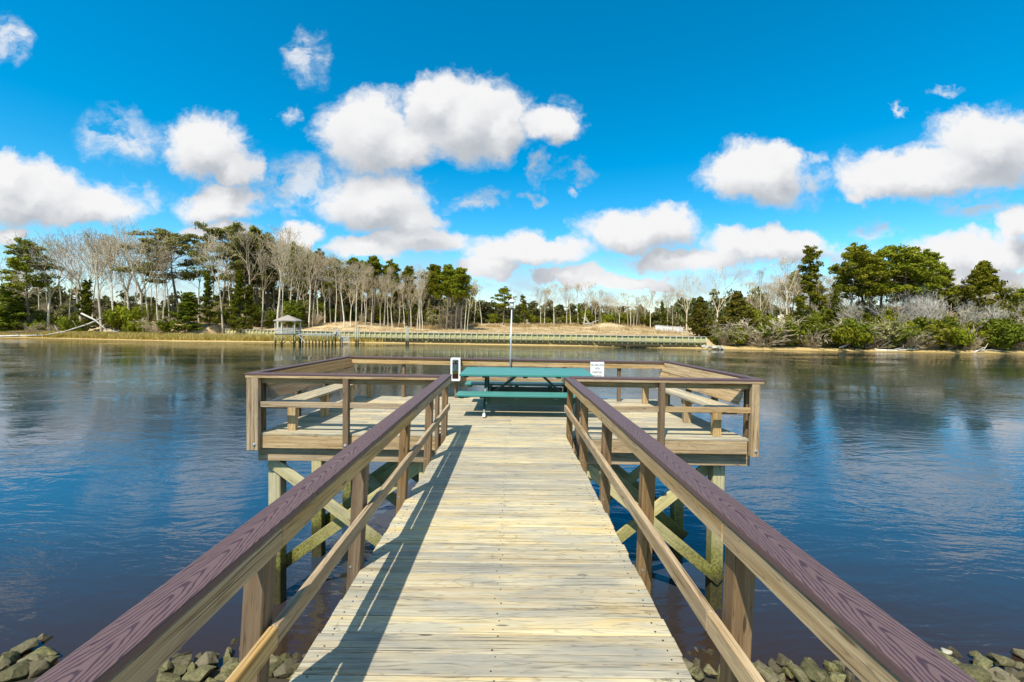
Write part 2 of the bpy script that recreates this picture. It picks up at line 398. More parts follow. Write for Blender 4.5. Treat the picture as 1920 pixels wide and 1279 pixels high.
class MB:
    """collects shapes into one mesh"""
    def __init__(s): s.v, s.f, s.mi, s.cur = [], [], [], 0
    def poly(s, vs, fs):
        b = len(s.v); s.v += [tuple(q) for q in vs]; s.f += [tuple(b + i for i in f) for f in fs]; s.mi += [s.cur] * len(fs)
    def box(s, p0, p1, w, t, up=(0, 0, 1)):
        Mx, L = frame_mat(Vector(p0), Vector(p1), up)
        vs = [Mx @ Vector((sx * L / 2, sy * w / 2, sz * t / 2)) for sx in (-1, 1) for sy in (-1, 1) for sz in (-1, 1)]
        s.poly(vs, [(0, 1, 3, 2), (4, 6, 7, 5), (0, 4, 5, 1), (2, 3, 7, 6), (0, 2, 6, 4), (1, 5, 7, 3)])
    def tube(s, pts, rad, n=8, caps=True):
        pts = [Vector(p) for p in pts]
        if not hasattr(rad, '__len__'): rad = [rad] * len(pts)
        rings = []
        for i, p in enumerate(pts):
            d = (pts[min(i + 1, len(pts) - 1)] - pts[max(i - 1, 0)]).normalized()
            a = d.orthogonal().normalized() if i == 0 else (rings_a - d * rings_a.dot(d)).normalized()
            rings_a = a; b = d.cross(a)
            rings.append([p + (a * math.cos(k * 2 * math.pi / n) + b * math.sin(k * 2 * math.pi / n)) * rad[i] for k in range(n)])
        vs = [q for r in rings for q in r]; fs = []
        for i in range(len(pts) - 1):
            for k in range(n):
                fs.append((i * n + k, i * n + (k + 1) % n, (i + 1) * n + (k + 1) % n, (i + 1) * n + k))
        if caps:
            fs.append(tuple(range(n))[::-1]); fs.append(tuple((len(pts) - 1) * n + k for k in range(n)))
        s.poly(vs, fs)
    def lathe(s, prof, c=(0, 0, 0), n=20):
        vs = [(c[0] + r * math.cos(k * 2 * math.pi / n), c[1] + r * math.sin(k * 2 * math.pi / n), c[2] + z) for r, z in prof for k in range(n)]
        fs = [(i * n + k, i * n + (k + 1) % n, (i + 1) * n + (k + 1) % n, (i + 1) * n + k) for i in range(len(prof) - 1) for k in range(n)]
        fs += [tuple(range(n))[::-1], tuple((len(prof) - 1) * n + k for k in range(n))]
        s.poly(vs, fs)
    def mesh(s, name, mats, smooth=False):
        me = bpy.data.meshes.new(name); me.from_pydata(s.v, [], s.f)
        for m in (mats if isinstance(mats, (list, tuple)) else [mats]): me.materials.append(M[m])
        if any(s.mi): me.polygons.foreach_set('material_index', s.mi)
        if smooth: me.polygons.foreach_set('use_smooth', [True] * len(me.polygons))
        me.update(); return me
    def build(s, name, mats, parent=None, loc=None, smooth=False):
        """vertices are given in world space; the object's origin is loc or its first vertex's thing"""
        base = Vector(loc) if loc is not None else (wloc(parent) if parent is not None else Vector((0, 0, 0)))
        s.v = [tuple(Vector(q) - base) for q in s.v]
        return place(name, s.mesh(name, mats, smooth), Matrix.Translation(base), parent)
def np_mesh(name, V, F, mats, smooth=False, mi=None):
    me = bpy.data.meshes.new(name)
    k = F.shape[1]
    me.vertices.add(len(V)); me.vertices.foreach_set('co', V.astype(np.float32).ravel())
    me.loops.add(F.size); me.loops.foreach_set('vertex_index', F.astype(np.int32).ravel())
    me.polygons.add(len(F)); me.polygons.foreach_set('loop_start', np.arange(0, F.size, k, dtype=np.int32))
    for m in mats: me.materials.append(M[m])
    if mi is not None: me.polygons.foreach_set('material_index', mi.astype(np.int32))
    if smooth: me.polygons.foreach_set('use_smooth', np.ones(len(F), bool))
    me.update(calc_edges=True); return me

# ------------------------------------------------------------------ water and land
def shore(X):
    """distance of the far waterline for a lateral position"""
    pts = [(-260, 112), (-140, 92), (-96, 87.5), (-67, 82.5), (-45, 83.5), (-20, 84.5), (0, 82.5), (24, 82), (36, 77.5), (56, 75.5), (80, 74.5), (140, 76), (260, 90)]
    return float(np.interp(X, [p[0] for p in pts], [p[1] for p in pts]))
WALL = [(-68, 98), (-52, 92.0), (-42, 88.8), (-33, 86.8), (-10, 85.2), (12, 83.8), (37, 79.4)]   # line of the seawall
def wall_y(X): return float(np.interp(X, [p[0] for p in WALL], [p[1] for p in WALL]))
def smooth(a, b, x):
    t = max(0.0, min(1.0, (x - a) / (b - a))); return t * t * (3 - 2 * t)
_rs = np.random.RandomState(3)
_ph = _rs.rand(10, 4)
def bumpy(X, Y):
    s = 0
    for i in range(10):
        fr = 0.05 * 1.45 ** i; th = _ph[i, 2] * 6.28
        s += math.sin((X * math.cos(th) + Y * math.sin(th)) * fr * 6.28 + _ph[i, 0] * 6.28) / (1.35 ** i)
    return s * 0.25
def land(X, Y):
    s = shore(X); t = Y - s
    n = bumpy(X, Y)
    if t < 0: return max(-2.5, t * 0.12)
    beach = 0.5 * smooth(0, 2.5, t)
    # left: marsh shelf then a bluff; centre: filled field behind the seawall; right: low scrubby bank
    left = 0.55 * smooth(0, 4, t) + 2.9 * smooth(7, 15, t) + 0.5 * smooth(15, 60, t) + 0.35 * n * smooth(6, 14, t)
    w = wall_y(X)
    mound = 1.7 * math.exp(-((X + 42) / 12) ** 2 - ((Y - 106) / 9) ** 2) + 1.3 * math.exp(-((X - 27) / 5.0) ** 2 - ((Y - 118) / 5) ** 2)
    centre = (0.14 * smooth(0, .4, t) + .07 * t if Y < w + 0.45 else 2.2 + 1.9 * smooth(0, 60, Y - w) + mound * smooth(0, 6, Y - w) + (0.2 * n + 0.12 * bumpy(X * 5, Y * 5)) * smooth(1, 8, Y - w))
    right = 0.5 * smooth(0, 3, t) + 1.7 * smooth(3, 11, t) + 1.2 * smooth(11, 60, t) + 0.3 * n * smooth(3, 10, t)
    kl = smooth(-69.5, -68.2, X) if Y < w + 4 else smooth(-72, -60, X)
    kr = smooth(37.2, 39.5, X)
    c = left * (1 - kl) + centre * kl
    return c * (1 - kr) + right * kr

def mat_land():
    m, g = new_mat('bank_soil')
    geo = g.n('ShaderNodeNewGeometry', out=0)
    z = g.n('ShaderNodeSeparateXYZ', {0: geo}, 2)
    n = g.noise(geo, 0.35, 8, 0.65); n2 = g.noise(geo, 2.2, 6, 0.65)
    n3 = g.noise(g.v('MULTIPLY', geo, (0.35, 1.4, 0.35)), 1.0, 6, 0.6)
    sand = g.mix(n2, (0.40, 0.27, 0.10), (0.58, 0.43, 0.19))
    field = g.mix(g.ss(n, 0.35, 0.65), (0.40, 0.27, 0.14), (0.56, 0.44, 0.25))
    field = g.mix(g.m('MULTIPLY', g.ss(n3, 0.55, 0.70), 0.6), field, (0.30, 0.19, 0.11))
    field = g.mix(g.m('MULTIPLY', g.ss(n2, 0.58, 0.72), 0.5), field, (0.27, 0.22, 0.09))
    c = g.mix(g.ss(g.m('ADD', z, g.m('MULTIPLY', n2, 0.3)), 0.8, 1.3), sand, field)
    wet = g.ss(z, 0.16, 0.02)
    c = g.mix(g.m('MULTIPLY', wet, 0.75), c, (0.10, 0.075, 0.02))
    finish(g, c, 0.9, 0.1, g.m('ADD', n2, n), 0.6, 0.15)
    return m
M['land'] = mat_land()
xs = np.concatenate([np.linspace(-600, -130, 24), np.arange(-126, 130, 0.9), np.linspace(134, 600, 24)])
ys = np.concatenate([np.arange(68, 128, 0.55), np.arange(128, 200, 3.0), np.linspace(205, 1400, 20)])
V = np.array([(x, y, land(x, y)) for y in ys for x in xs])
nx, ny = len(xs), len(ys)
ii = (np.arange(ny - 1)[:, None] * nx + np.arange(nx - 1)[None, :]).ravel()
F = np.stack([ii, ii + 1, ii + 1 + nx, ii + nx], 1)
tag(place('ground', np_mesh('far_bank', V, F, ['land'], True), Matrix()), 'sandy far river bank rising behind the seawall', 'ground', kind='structure')

# near bank under the boulders
xs2 = np.linspace(-30, 30, 90); ys2 = np.linspace(-30, 9.5, 50)
def nearland(X, Y): return float(np.interp(Y, [-30, -3, 0, 5.4, 6.1, 9.5], [3.0, 2.75, 2.2, 0.02, -0.25, -1.6])) + 0.06 * bumpy(X * 6, Y * 6)
V = np.array([(x, y, nearland(x, y)) for y in ys2 for x in xs2]); nx, ny = len(xs2), len(ys2)
ii = (np.arange(ny - 1)[:, None] * nx + np.arange(nx - 1)[None, :]).ravel()
F = np.stack([ii, ii + 1, ii + 1 + nx, ii + nx], 1)
M['mud'] = mat_plain('dark_bank_mud', (0.06, 0.05, 0.03), 0.85, var=0.4, scale=4.0, bstr=0.4)
tag(place('ground', np_mesh('near_bank', V, F, ['mud'], True), Matrix()), 'dark muddy near bank under the boulders', 'ground', kind='structure')

def mat_water():
    m, g = new_mat('river_water')
    geo = g.n('ShaderNodeNewGeometry', out=0)
    y = g.n('ShaderNodeSeparateXYZ', {0: geo}, 1)
    wp = g.noise(g.v('MULTIPLY', geo, (0.12, 0.2, 0.0)), 1.0, 3, 0.5, 0.0, 1)
    q = g.v('ADD', geo, g.v('MULTIPLY', g.v('SUBTRACT', wp, (0.5, 0.5, 0.5)), (3.0, 3.0, 0.0)))
    a = g.noise(g.v('MULTIPLY', q, (0.9, 2.6, 0.0)), 1.0, 3, 0.5, 0.3)
    b = g.noise(g.v('MULTIPLY', q, (3.0, 6.5, 0.0)), 1.0, 3, 0.55, 0.2)
    c = g.noise(g.v('MULTIPLY', q, (0.25, 0.55, 0.0)), 1.0, 2, 0.5)
    # calm and ruffled patches drift over the river
    calm = g.noise(g.v('MULTIPLY', geo, (0.035, 0.09, 0.0)), 1.0, 4, 0.55, 0.6)
    ruff = g.ss(calm, 0.38, 0.64, 0.22, 1.0)
    h = g.m('ADD', g.m('MULTIPLY', a, 0.036), g.m('ADD', g.m('MULTIPLY', b, 0.013), g.m('MULTIPLY', c, 0.016)))
    h = g.m('MULTIPLY', h, ruff)
    bump = g.n('ShaderNodeBump', {'Strength': 1.0, 'Distance': 1.0, 'Height': h})
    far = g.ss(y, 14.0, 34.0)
    deep = g.mix(g.ss(y, 5.2, 11.0), (0.032, 0.018, 0.011), (0.014, 0.052, 0.095))  # brown shallows; the blue is sky reflection put into the base colour
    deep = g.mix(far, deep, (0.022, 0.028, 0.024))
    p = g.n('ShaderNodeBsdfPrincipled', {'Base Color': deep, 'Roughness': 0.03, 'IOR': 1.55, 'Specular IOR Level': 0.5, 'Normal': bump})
    g.n('ShaderNodeOutputMaterial', {'Surface': p}, None)
    return m
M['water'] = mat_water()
mb = MB()
mb.poly([(-700, -25, WATER_Z), (700, -25, WATER_Z), (700, 125, WATER_Z), (-700, 125, WATER_Z)], [(0, 1, 2, 3)])
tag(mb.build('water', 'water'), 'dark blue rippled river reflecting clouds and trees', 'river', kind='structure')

# ------------------------------------------------------------------ the walkway
def hdeck(Y): return DECK + 0.014 * (6.5 - Y)
def deckL(Y): return -1.006 - 0.0099 * (6.5 - Y)
def deckR(Y): return 0.875 + 0.0082 * (6.5 - Y)
def railL(Y): return -0.948 - 0.002 * (6.5 - Y)
def railR(Y): return 0.842 + 0.0113 * (6.5 - Y)
def midL(Y): return -0.966 - 0.0026 * (6.5 - Y)
def midR(Y): return 0.838 + 0.0025 * (6.5 - Y)
walk = thing('boardwalk', 'long straight boardwalk of weathered planks between purple capped railings', 'boardwalk', (0, 0, DECK))
rng = random.Random(11)
PITCHY = 0.1405
Y = 6.43
while Y > -0.9:
    z = hdeck(Y) - 0.019
    jl, jr = rng.uniform(-0.008, 0.006), rng.uniform(-0.006, 0.009)
    dz = rng.uniform(-0.0012, 0.0012)
    sk = rng.uniform(-0.0008, 0.0008)
    board('plank', (deckL(Y) + jl, Y - sk, z + dz + rng.uniform(-.0008, .0008)), (deckR(Y) + jr, Y + sk, z + dz + rng.uniform(-.0008, .0008)), 0.1345 + rng.choice([-.002, 0, .0015]), 0.038, 'deck', walk, bev=0.0045)
    Y -= PITCHY
# nails: too small and too many to pick apart one by one
mb = MB()
Y = 6.43
while Y > 1.4:
    for fx in (0.035, 0.5, 0.965):
        for s in (-0.04, 0.04):
            x = deckL(Y) + (deckR(Y) - deckL(Y)) * fx + rng.uniform(-0.012, 0.012) + (s * 0.25 if fx == 0.5 else 0)
            y = Y + s + rng.uniform(-0.012, 0.012); r = rng.uniform(0.0035, 0.006)
            mb.tube([(x, y, hdeck(y) - 0.006), (x, y, hdeck(y) + 0.0022)], r, 6)
    Y -= PITCHY
tag(mb.build('nail_heads', 'nail', walk), kind='stuff')
for X0, X1 in ((deckL, 0.05), (deckR, -0.05)):
    board('stringer', (X0(-0.9) + X1, -0.95, hdeck(-0.9) - 0.16), (X0(6.5) + X1, 6.5, DECK - 0.16), 0.04, 0.235, 'frame', walk)
board('stringer', (-0.07, -0.95, hdeck(-0.9) - 0.16), (-0.07, 6.5, DECK - 0.16), 0.04, 0.235, 'frame', walk)
POSTY = [6.525, 5.305, 4.105, 2.91, 1.745, 0.50, -0.75]
def walk_rail(side):
    root = part_empty('railing', walk)
    def tz(Y): return 3.858 if side < 0 else 3.836 + 0.014 * (6.5 - Y)
    def mz(Y): return 3.355 if side < 0 else 3.355 + 0.014 * (6.5 - Y)
    rail, mid, edge = (railL, midL, deckL) if side < 0 else (railR, midR, deckR)
    o = side                                    # outward direction
    for Y in POSTY:
        xb = edge(Y) + o * 0.047; xt = rail(Y) + o * (0.043 + 0.045)
        zb, zt = hdeck(Y) - 0.26, tz(Y) - 0.036
        k = (xt - xb) / (zt - hdeck(Y))
        p = board('post', (xb - k * 0.26, Y, zb), (xt, Y, zt), 0.088, 0.088, 'post', root, up=(0, -1, 0), bev=0.006)
        mb = MB(); mb.tube([(xb - 0.02, Y - 0.04, hdeck(Y) + 0.03), (xb - 0.02, Y - 0.0475, hdeck(Y) + 0.03)], 0.009, 8); mb.build('bolt', 'galv', p)
    ends = [-0.9, 1.745, 4.105, 6.60] if side < 0 else [-0.9, 1.745, 4.105, 6.58]
    for a, b in zip(ends, ends[1:]):
        board('top_rail', (rail(a) + o * 0.024, a + 0.001, tz(a) - 0.036 - 0.047), (rail(b) + o * 0.024, b - 0.001, tz(b) - 0.036 - 0.047), 0.038, 0.092, 'rail', root, bev=0.004)
    ends = [-0.9, 1.74, 6.56] if side < 0 else [-0.9, 1.76, 6.56]
    for i, (a, b) in enumerate(zip(ends, ends[1:])):
        dz = 0.012 if i == 0 else 0
        board('middle_rail', (mid(a) + o * 0.019, a + 0.001, mz(a) + dz), (mid(b) + o * 0.019, b - 0.002, mz(b)), 0.038, 0.09, 'rail', root, bev=0.004)
    ends = [-0.9, 2.05, 6.62] if side < 0 else [-0.9, 3.12, 4.82, 6.60]
    for i, (a, b) in enumerate(zip(ends, ends[1:])):
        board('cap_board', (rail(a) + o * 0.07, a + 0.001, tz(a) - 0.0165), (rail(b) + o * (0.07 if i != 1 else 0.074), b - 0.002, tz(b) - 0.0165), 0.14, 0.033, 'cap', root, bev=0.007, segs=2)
walk_rail(-1); walk_rail(1)

# ------------------------------------------------------------------ the viewing platform
plat = thing('viewing_platform', 'wide wooden platform on piles at the end of the boardwalk', 'platform', (0, 6.5, DECK))
def fy(X): return 6.55 - 0.0065 * (X + 4)         # front edge
def pl(Y): return -3.99 + 0.056 * (Y - 6.55)
def pr(Y): return 3.76 - 0.09 * (Y - 6.5)
rng = random.Random(5)
for i in range(24):
    y0 = 6.55 + 0.07 + i * 0.1405
    cuts = [pl(y0) + rng.uniform(-.01, .01)] + [[-1.35, 1.15], [-2.55, 0.0, 2.4]][i % 2] + [pr(y0) + rng.uniform(-.01, .01)]
    for a, b in zip(cuts, cuts[1:]):
        ya, yb = y0 + fy(a) - 6.55, y0 + fy(b) - 6.55
        z = DECK - 0.019 + rng.uniform(-.0015, .0015)
        board('plank', (a + .0015, ya, z), (b - .0015, yb, z), 0.1345, 0.038, 'deck', plat, bev=0.0045)
for a, b in ((-3.985, -1.02), (0.90, 3.72)):
    board('fascia_board', (a, fy(a) + 0.02, DECK - 0.142), (b, fy(b) + 0.02, DECK - 0.142), 0.04, 0.20, 'rail', plat)
YB = [6.86, 8.25, 9.65]
PX = [-3.87, -1.40, 1.22, 3.42]
for k, yb in enumerate(YB):
    for dy in (-0.215, 0.13):
        board('beam', (-4.05 + 0.03 * k, yb + dy, 2.547), (3.84 - 0.1 * k, yb + dy, 2.547), 0.04, 0.225, 'rail', plat)
    for i, px in enumerate(PX):
        x = px + (0.04 * k if px < -2 else -0.08 * k if px > 2 else 0)
        p = board('pile', (x, yb, -2.0), (x, yb, 2.64), 0.20, 0.20, 'pile', plat, up=(0, -1, 0), bev=0.012)
        mb = MB(); mb.tube([(x + 0.03, yb - 0.095, 2.36), (x + 0.03, yb - 0.118, 2.36)], 0.022, 10); mb.build('bolt', 'galv', p)
    for a, b in ((0, 1), (2, 3)):
        xa, xb = PX[a], PX[b]
        board('brace', (xa - .05, yb - 0.122, 2.40), (xb + .05, yb - 0.122, 0.50), 0.04, 0.19, 'pile', plat, up=(0.6, 0, 1))
        board('brace', (xa - .05, yb + 0.122, 0.50), (xb + .05, yb + 0.122, 2.40), 0.04, 0.19, 'pile', plat, up=(-0.6, 0, 1))
for j in range(14):
    x = -3.9 + j * 0.587
    board('joist', (x, 6.62, 2.76), (x * 0.97, 9.75, 2.76), 0.04, 0.198, 'frame', plat)

CAPZ = 3.855
def rail_run(root, a, b, posts, zc0, zc1, mid=True, midspan=None, inward=(0, 1, 0)):
    """cap, flat sub-rail, upright rail and posts between two corners (outer edge points)"""
    a, b = Vector(a), Vector(b); n = Vector(inward)
    def P(t, off, z): q = a.lerp(b, t) + n * off; return (q.x, q.y, z)
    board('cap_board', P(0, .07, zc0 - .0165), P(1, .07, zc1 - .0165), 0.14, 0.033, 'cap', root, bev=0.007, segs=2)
    board('sub_rail', P(0.004, .0475, zc0 - .0525), P(0.996, .0475, zc1 - .0525), 0.092, 0.038, 'rail', root)
    board('top_rail', P(0.006, .122, zc0 - .12), P(0.994, .122, zc1 - .12), 0.038, 0.09, 'rail', root)
    for t, w, zlo in posts:
        board('post', P(t, .047, zlo), P(t, .047, zc0 + (zc1 - zc0) * t - .0735), w, 0.088, 'post' if w < .1 else 'rail', root, up=(-n.x, -n.y, 0), bev=0.006)
    ts = sorted(t for t, w, z in posts)
    if mid:
        for i, (t0, t1) in enumerate(zip(ts, ts[1:])):
            if midspan and i not in midspan: continue
            board('middle_rail', P(t0 + .01, .06, 3.36), P(t1 - .01, .06, 3.36), 0.038, 0.085, 'rail', root)
fr = part_empty('railing', plat)
FL, FR_ = (-4.17, 6.475), (3.93, 6.42)
def fpt(x): return (x, FL[1] + (FR_[1] - FL[1]) * (x - FL[0]) / (FR_[0] - FL[0]), 0)
def span(x0, x1, xsx, inner):
    rail_run(fr, fpt(x0), fpt(x1), [((x - x0) / (x1 - x0), w, 2.64) for x, w in xsx], CAPZ, CAPZ - .004, True)
span(-4.17, -1.02, [(-4.02, 0.12), (-2.59, 0.088), (-1.16, 0.06)], 1)
span(0.92, 3.93, [(1.04, 0.06), (2.35, 0.088), (3.80, 0.125)], 1)
for x in (-4.02, -2.59, 2.35, 3.81):
    q = fpt(x); mb = MB(); mb.lathe([(0.026, 0), (0.024, 0.007), (0.013, 0.011), (0.013, 0.02)], (0, 0, 0), 12)
    mb.v = [(q[0] + v[0], q[1] + 0.004 - v[2], 2.735 + v[1]) for v in mb.v]; mb.build('bolt', 'galv', fr)
# extra strip on the left corner post
board('post', (-4.115, 6.525, 2.64), (-4.115, 6.525, 3.78), 0.06, 0.085, 'rail', fr, up=(0, -1, 0))
bk = part_empty('railing', plat)
BL, BR = Vector((-3.93, 9.90, 0)), Vector((3.63, 9.56, 0))
def bpt(x): t = (x - BL.x) / (BR.x - BL.x); return BL.lerp(BR, t)
bx = [at(px, 700, 9.75).x for px in (756, 856, 957.5, 1057, 1157)]
rail_run(bk, BL, BR, [((x - BL.x) / (BR.x - BL.x), 0.075, 2.62) for x in [-3.85] + bx + [3.55]], 3.852, 3.835, True, midspan=(2, 3), inward=(0, -1, 0))

# side benches with sloping backs, built against the sides
def bench(side, x_in0, x_in1, y0, y1, label):
    b = thing('bench', label, 'bench', (x_in0, (y0 + y1) / 2, DECK), 'built in benches along the platform sides')
    s = -side                                  # towards the platform's middle
    def X(Y, off): return x_in0 + (x_in1 - x_in0) * (Y - y0) / (y1 - y0) + s * off
    outer = -0.07
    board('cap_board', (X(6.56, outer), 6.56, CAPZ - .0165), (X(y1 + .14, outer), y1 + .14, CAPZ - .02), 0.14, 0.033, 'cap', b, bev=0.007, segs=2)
    board('sub_rail', (X(6.63, -.06), 6.63, CAPZ - .054), (X(y1, -.06), y1, CAPZ - .056), 0.1, 0.038, 'rail', b)
    up = Vector((s * 0.93, 0, 0.37))
    for o0, z0 in ((0.035, 3.715), (0.112, 3.513)):
        board('back_board', (X(y0, o0), y0, z0), (X(y1, o0), y1, z0), 0.206, 0.038, 'frame' if side < 0 else 'rail', b, up=up)  # left back's shade is put into a darker timber colour
    for o0 in (0.21, 0.355, 0.50):
        board('seat_board', (X(y0, o0), y0, 3.345), (X(y1, o0), y1, 3.345), 0.138, 0.038, 'deck', b)
    for Y in np.linspace(y0 + 0.03, y1 - 0.06, 4):
        Y = float(Y)
        board('leg', (X(Y, .47), Y, DECK + .001), (X(Y, .47), Y, 3.325), 0.13, 0.09, 'rail', b, up=(0, -1, 0))
        board('leg', (X(Y, -.03), Y, DECK - .25), (X(Y, -.03), Y, 3.78), 0.088, 0.088, 'post', b, up=(0, -1, 0))
        board('bearer', (X(Y, .02), Y + .064, 3.28), (X(Y, .55), Y + .064, 3.28), 0.036, 0.088, 'frame', b)
bench(-1, -4.03, -3.79, 6.72, 9.76, 'long wooden bench left of the picnic table, its sloping back in shade')
bench(1, 3.79, 3.49, 6.66, 9.42, 'long wooden bench right of the picnic table, its sloping back in sun')

# ------------------------------------------------------------------ picnic table
tb = thing('picnic_table', 'green plastic lumber picnic table with two attached seats', 'picnic table', (0.3, 8.5, DECK))
A = R(-0.6)
def T(x, y, z):
    return Vector((0.29 + x * math.cos(A) - y * math.sin(A), 8.50 + x * math.sin(A) + y * math.cos(A), DECK + z))
for i in range(6):
    y = -0.53 + i * 0.202
    board('top_board', T(-1.275, y, .785), T(1.275, y, .785), 0.194, 0.042, 'teal', tb, bev=.006)
for y0 in (-0.78, 0.60):
    for i in range(2):
        board('seat_board', T(-1.31, y0 + i * 0.19, .435), T(1.31, y0 + i * 0.19, .435), 0.182, 0.042, 'teal', tb, bev=.006)
for x in (-1.16, -0.80, -0.02, 0.62, 1.16):
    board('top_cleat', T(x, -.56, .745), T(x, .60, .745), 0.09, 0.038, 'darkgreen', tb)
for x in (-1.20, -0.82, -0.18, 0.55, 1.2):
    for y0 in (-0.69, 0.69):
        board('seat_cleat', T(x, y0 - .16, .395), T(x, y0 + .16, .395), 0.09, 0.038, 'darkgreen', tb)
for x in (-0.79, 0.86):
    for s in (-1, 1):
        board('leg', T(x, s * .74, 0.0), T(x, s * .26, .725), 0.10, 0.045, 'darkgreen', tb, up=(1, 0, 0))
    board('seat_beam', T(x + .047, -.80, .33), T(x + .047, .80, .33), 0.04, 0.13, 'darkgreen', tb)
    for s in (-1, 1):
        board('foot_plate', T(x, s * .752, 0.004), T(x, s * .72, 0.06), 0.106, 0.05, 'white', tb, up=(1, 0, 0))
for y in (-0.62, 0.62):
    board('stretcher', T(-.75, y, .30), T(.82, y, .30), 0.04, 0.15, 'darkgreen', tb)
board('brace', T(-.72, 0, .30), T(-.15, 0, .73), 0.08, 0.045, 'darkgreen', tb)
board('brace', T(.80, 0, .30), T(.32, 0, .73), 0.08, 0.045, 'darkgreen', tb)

# ------------------------------------------------------------------ extinguisher in its cabinet, sign, light pole
cab = thing('extinguisher_cabinet', 'white framed cabinet hung on the back railing left of the table', 'cabinet', tuple(at(854, 714, 9.5)))
c0 = at(854, 692.5, 9.46); CW, CH = 0.225, 0.535
def rrect(w, h, r, n=5):
    out = []
    for cx, cz, a0 in ((w / 2 - r, h / 2 - r, 0), (-w / 2 + r, h / 2 - r, 90), (-w / 2 + r, -h / 2 + r, 180), (w / 2 - r, -h / 2 + r, 270)):
        for k in range(n): a = R(a0 + 90 * k / (n - 1)); out.append((cx + r * math.cos(a), cz + r * math.sin(a)))
    return out
def ring(outer, inner, y0, y1):
    mb = MB(); n = len(outer)
    vs = [(c0.x + p[0], y, c0.z + p[1]) for y in (y0, y1) for loop in (outer, inner) for p in loop]
    fs = []
    for k in range(n):
        j = (k + 1) % n
        fs += [(k, j, n + j, n + k), (2 * n + k, 3 * n + k, 3 * n + j, 2 * n + j), (k, 2 * n + k, 2 * n + j, j), (n + k, n + j, 3 * n + j, 3 * n + k)]
    mb.poly(vs, fs); return mb
ring(rrect(CW, CH, .035), rrect(CW - .085, CH - .095, .02), 9.45, 9.468).build('frame', 'white', cab)
ring(rrect(CW - .012, CH - .012, .03), rrect(CW - .03, CH - .03, .02), 9.4685, 9.612).build('case', 'pane', cab)
mb = MB(); mb.box((c0.x - CW / 2 + .01, 9.617, c0.z), (c0.x + CW / 2 - .01, 9.617, c0.z), .008, CH - .02); mb.build('back_panel', 'galv', cab)
mb = MB(); mb.box((c0.x - CW / 2 + .03, 9.459, c0.z), (c0.x + CW / 2 - .03, 9.459, c0.z), .003, CH - .06); mb.build('pane', 'pane', cab)
ex = thing('fire_extinguisher', 'red fire extinguisher with white glare label and yellow band inside the white cabinet', 'fire extinguisher', (c0.x - .008, 9.536, c0.z - .215))
ex_o = Vector(ex.location)
mb = MB(); mb.lathe([(.052, 0), (.055, .012), (.055, .33), (.048, .345), (.03, .355), (.018, .36), (.018, .37)], tuple(ex_o), 20); body = mb.build('cylinder', 'red', ex, smooth=True)
mb = MB(); mb.lathe([(.0556, .165), (.0556, .325)], tuple(ex_o), 20); mb.f = mb.f[:-2]; mb.mi = mb.mi[:-2]; mb.build('glare_label', 'white', body, smooth=True)  # white wrap enlarged to stand for glare on the upper body
mb = MB(); mb.lathe([(.0556, .105), (.0556, .155)], tuple(ex_o), 20); mb.f = mb.f[:-2]; mb.mi = mb.mi[:-2]; mb.build('label_band', 'yellow', body, smooth=True)
mb = MB(); mb.box(ex_o + Vector((-.03, 0, .385)), ex_o + Vector((.05, 0, .395)), .03, .03); mb.build('valve', 'black', ex)
mb = MB(); mb.tube([ex_o + Vector(q) for q in ((.03, -.01, .39), (.066, -.02, .36), (.07, -.02, .28), (.066, -.02, .2))], .009, 8); mb.build('hose', 'red', ex, smooth=True)
mb = MB(); mb.box(ex_o + Vector((-.045, 0, .415)), ex_o + Vector((.045, 0, .435)), .022, .012); mb.build('handle', 'black', ex)

s0 = at(1119.7, 694.5, 9.46); SW, SH = 0.315, 0.385
sg = thing('notice_sign', 'white rectangular notice about grilling hung on the back railing', 'sign', (s0.x, 9.47, s0.z))
board('sign_plate', (s0.x - SW / 2, 9.462, s0.z), (s0.x + SW / 2, 9.462, s0.z), 0.006, SH, 'white', sg, bev=.001)
for k, (line, w) in enumerate((('NO GRILLING', .285), ('WITH', .11), ('CHARCOAL', .235), ('ON DOCK', .19))):
    cu = bpy.data.curves.new('lettering', 'FONT'); cu.body = line; cu.align_x = 'CENTER'; cu.align_y = 'CENTER'; cu.size = 0.06; cu.extrude = 0.0006
    tmp = bpy.data.objects.new('tmp', cu); COL.objects.link(tmp)
    bpy.context.view_layer.update()
    sc = w / max(tmp.dimensions.x, 1e-4); sy = 0.055 / 0.043
    me = bpy.data.meshes.new_from_object(tmp); bpy.data.objects.remove(tmp)
    me.transform(Matrix.Diagonal((sc, 1.15, 1, 1))); me.materials.clear(); me.materials.append(M['ink'])
    place('lettering', me, Matrix.Translation((s0.x, 9.458, s0.z + .12 - k * .083)) @ Matrix.Rotation(R(90), 4, 'X'), sg)

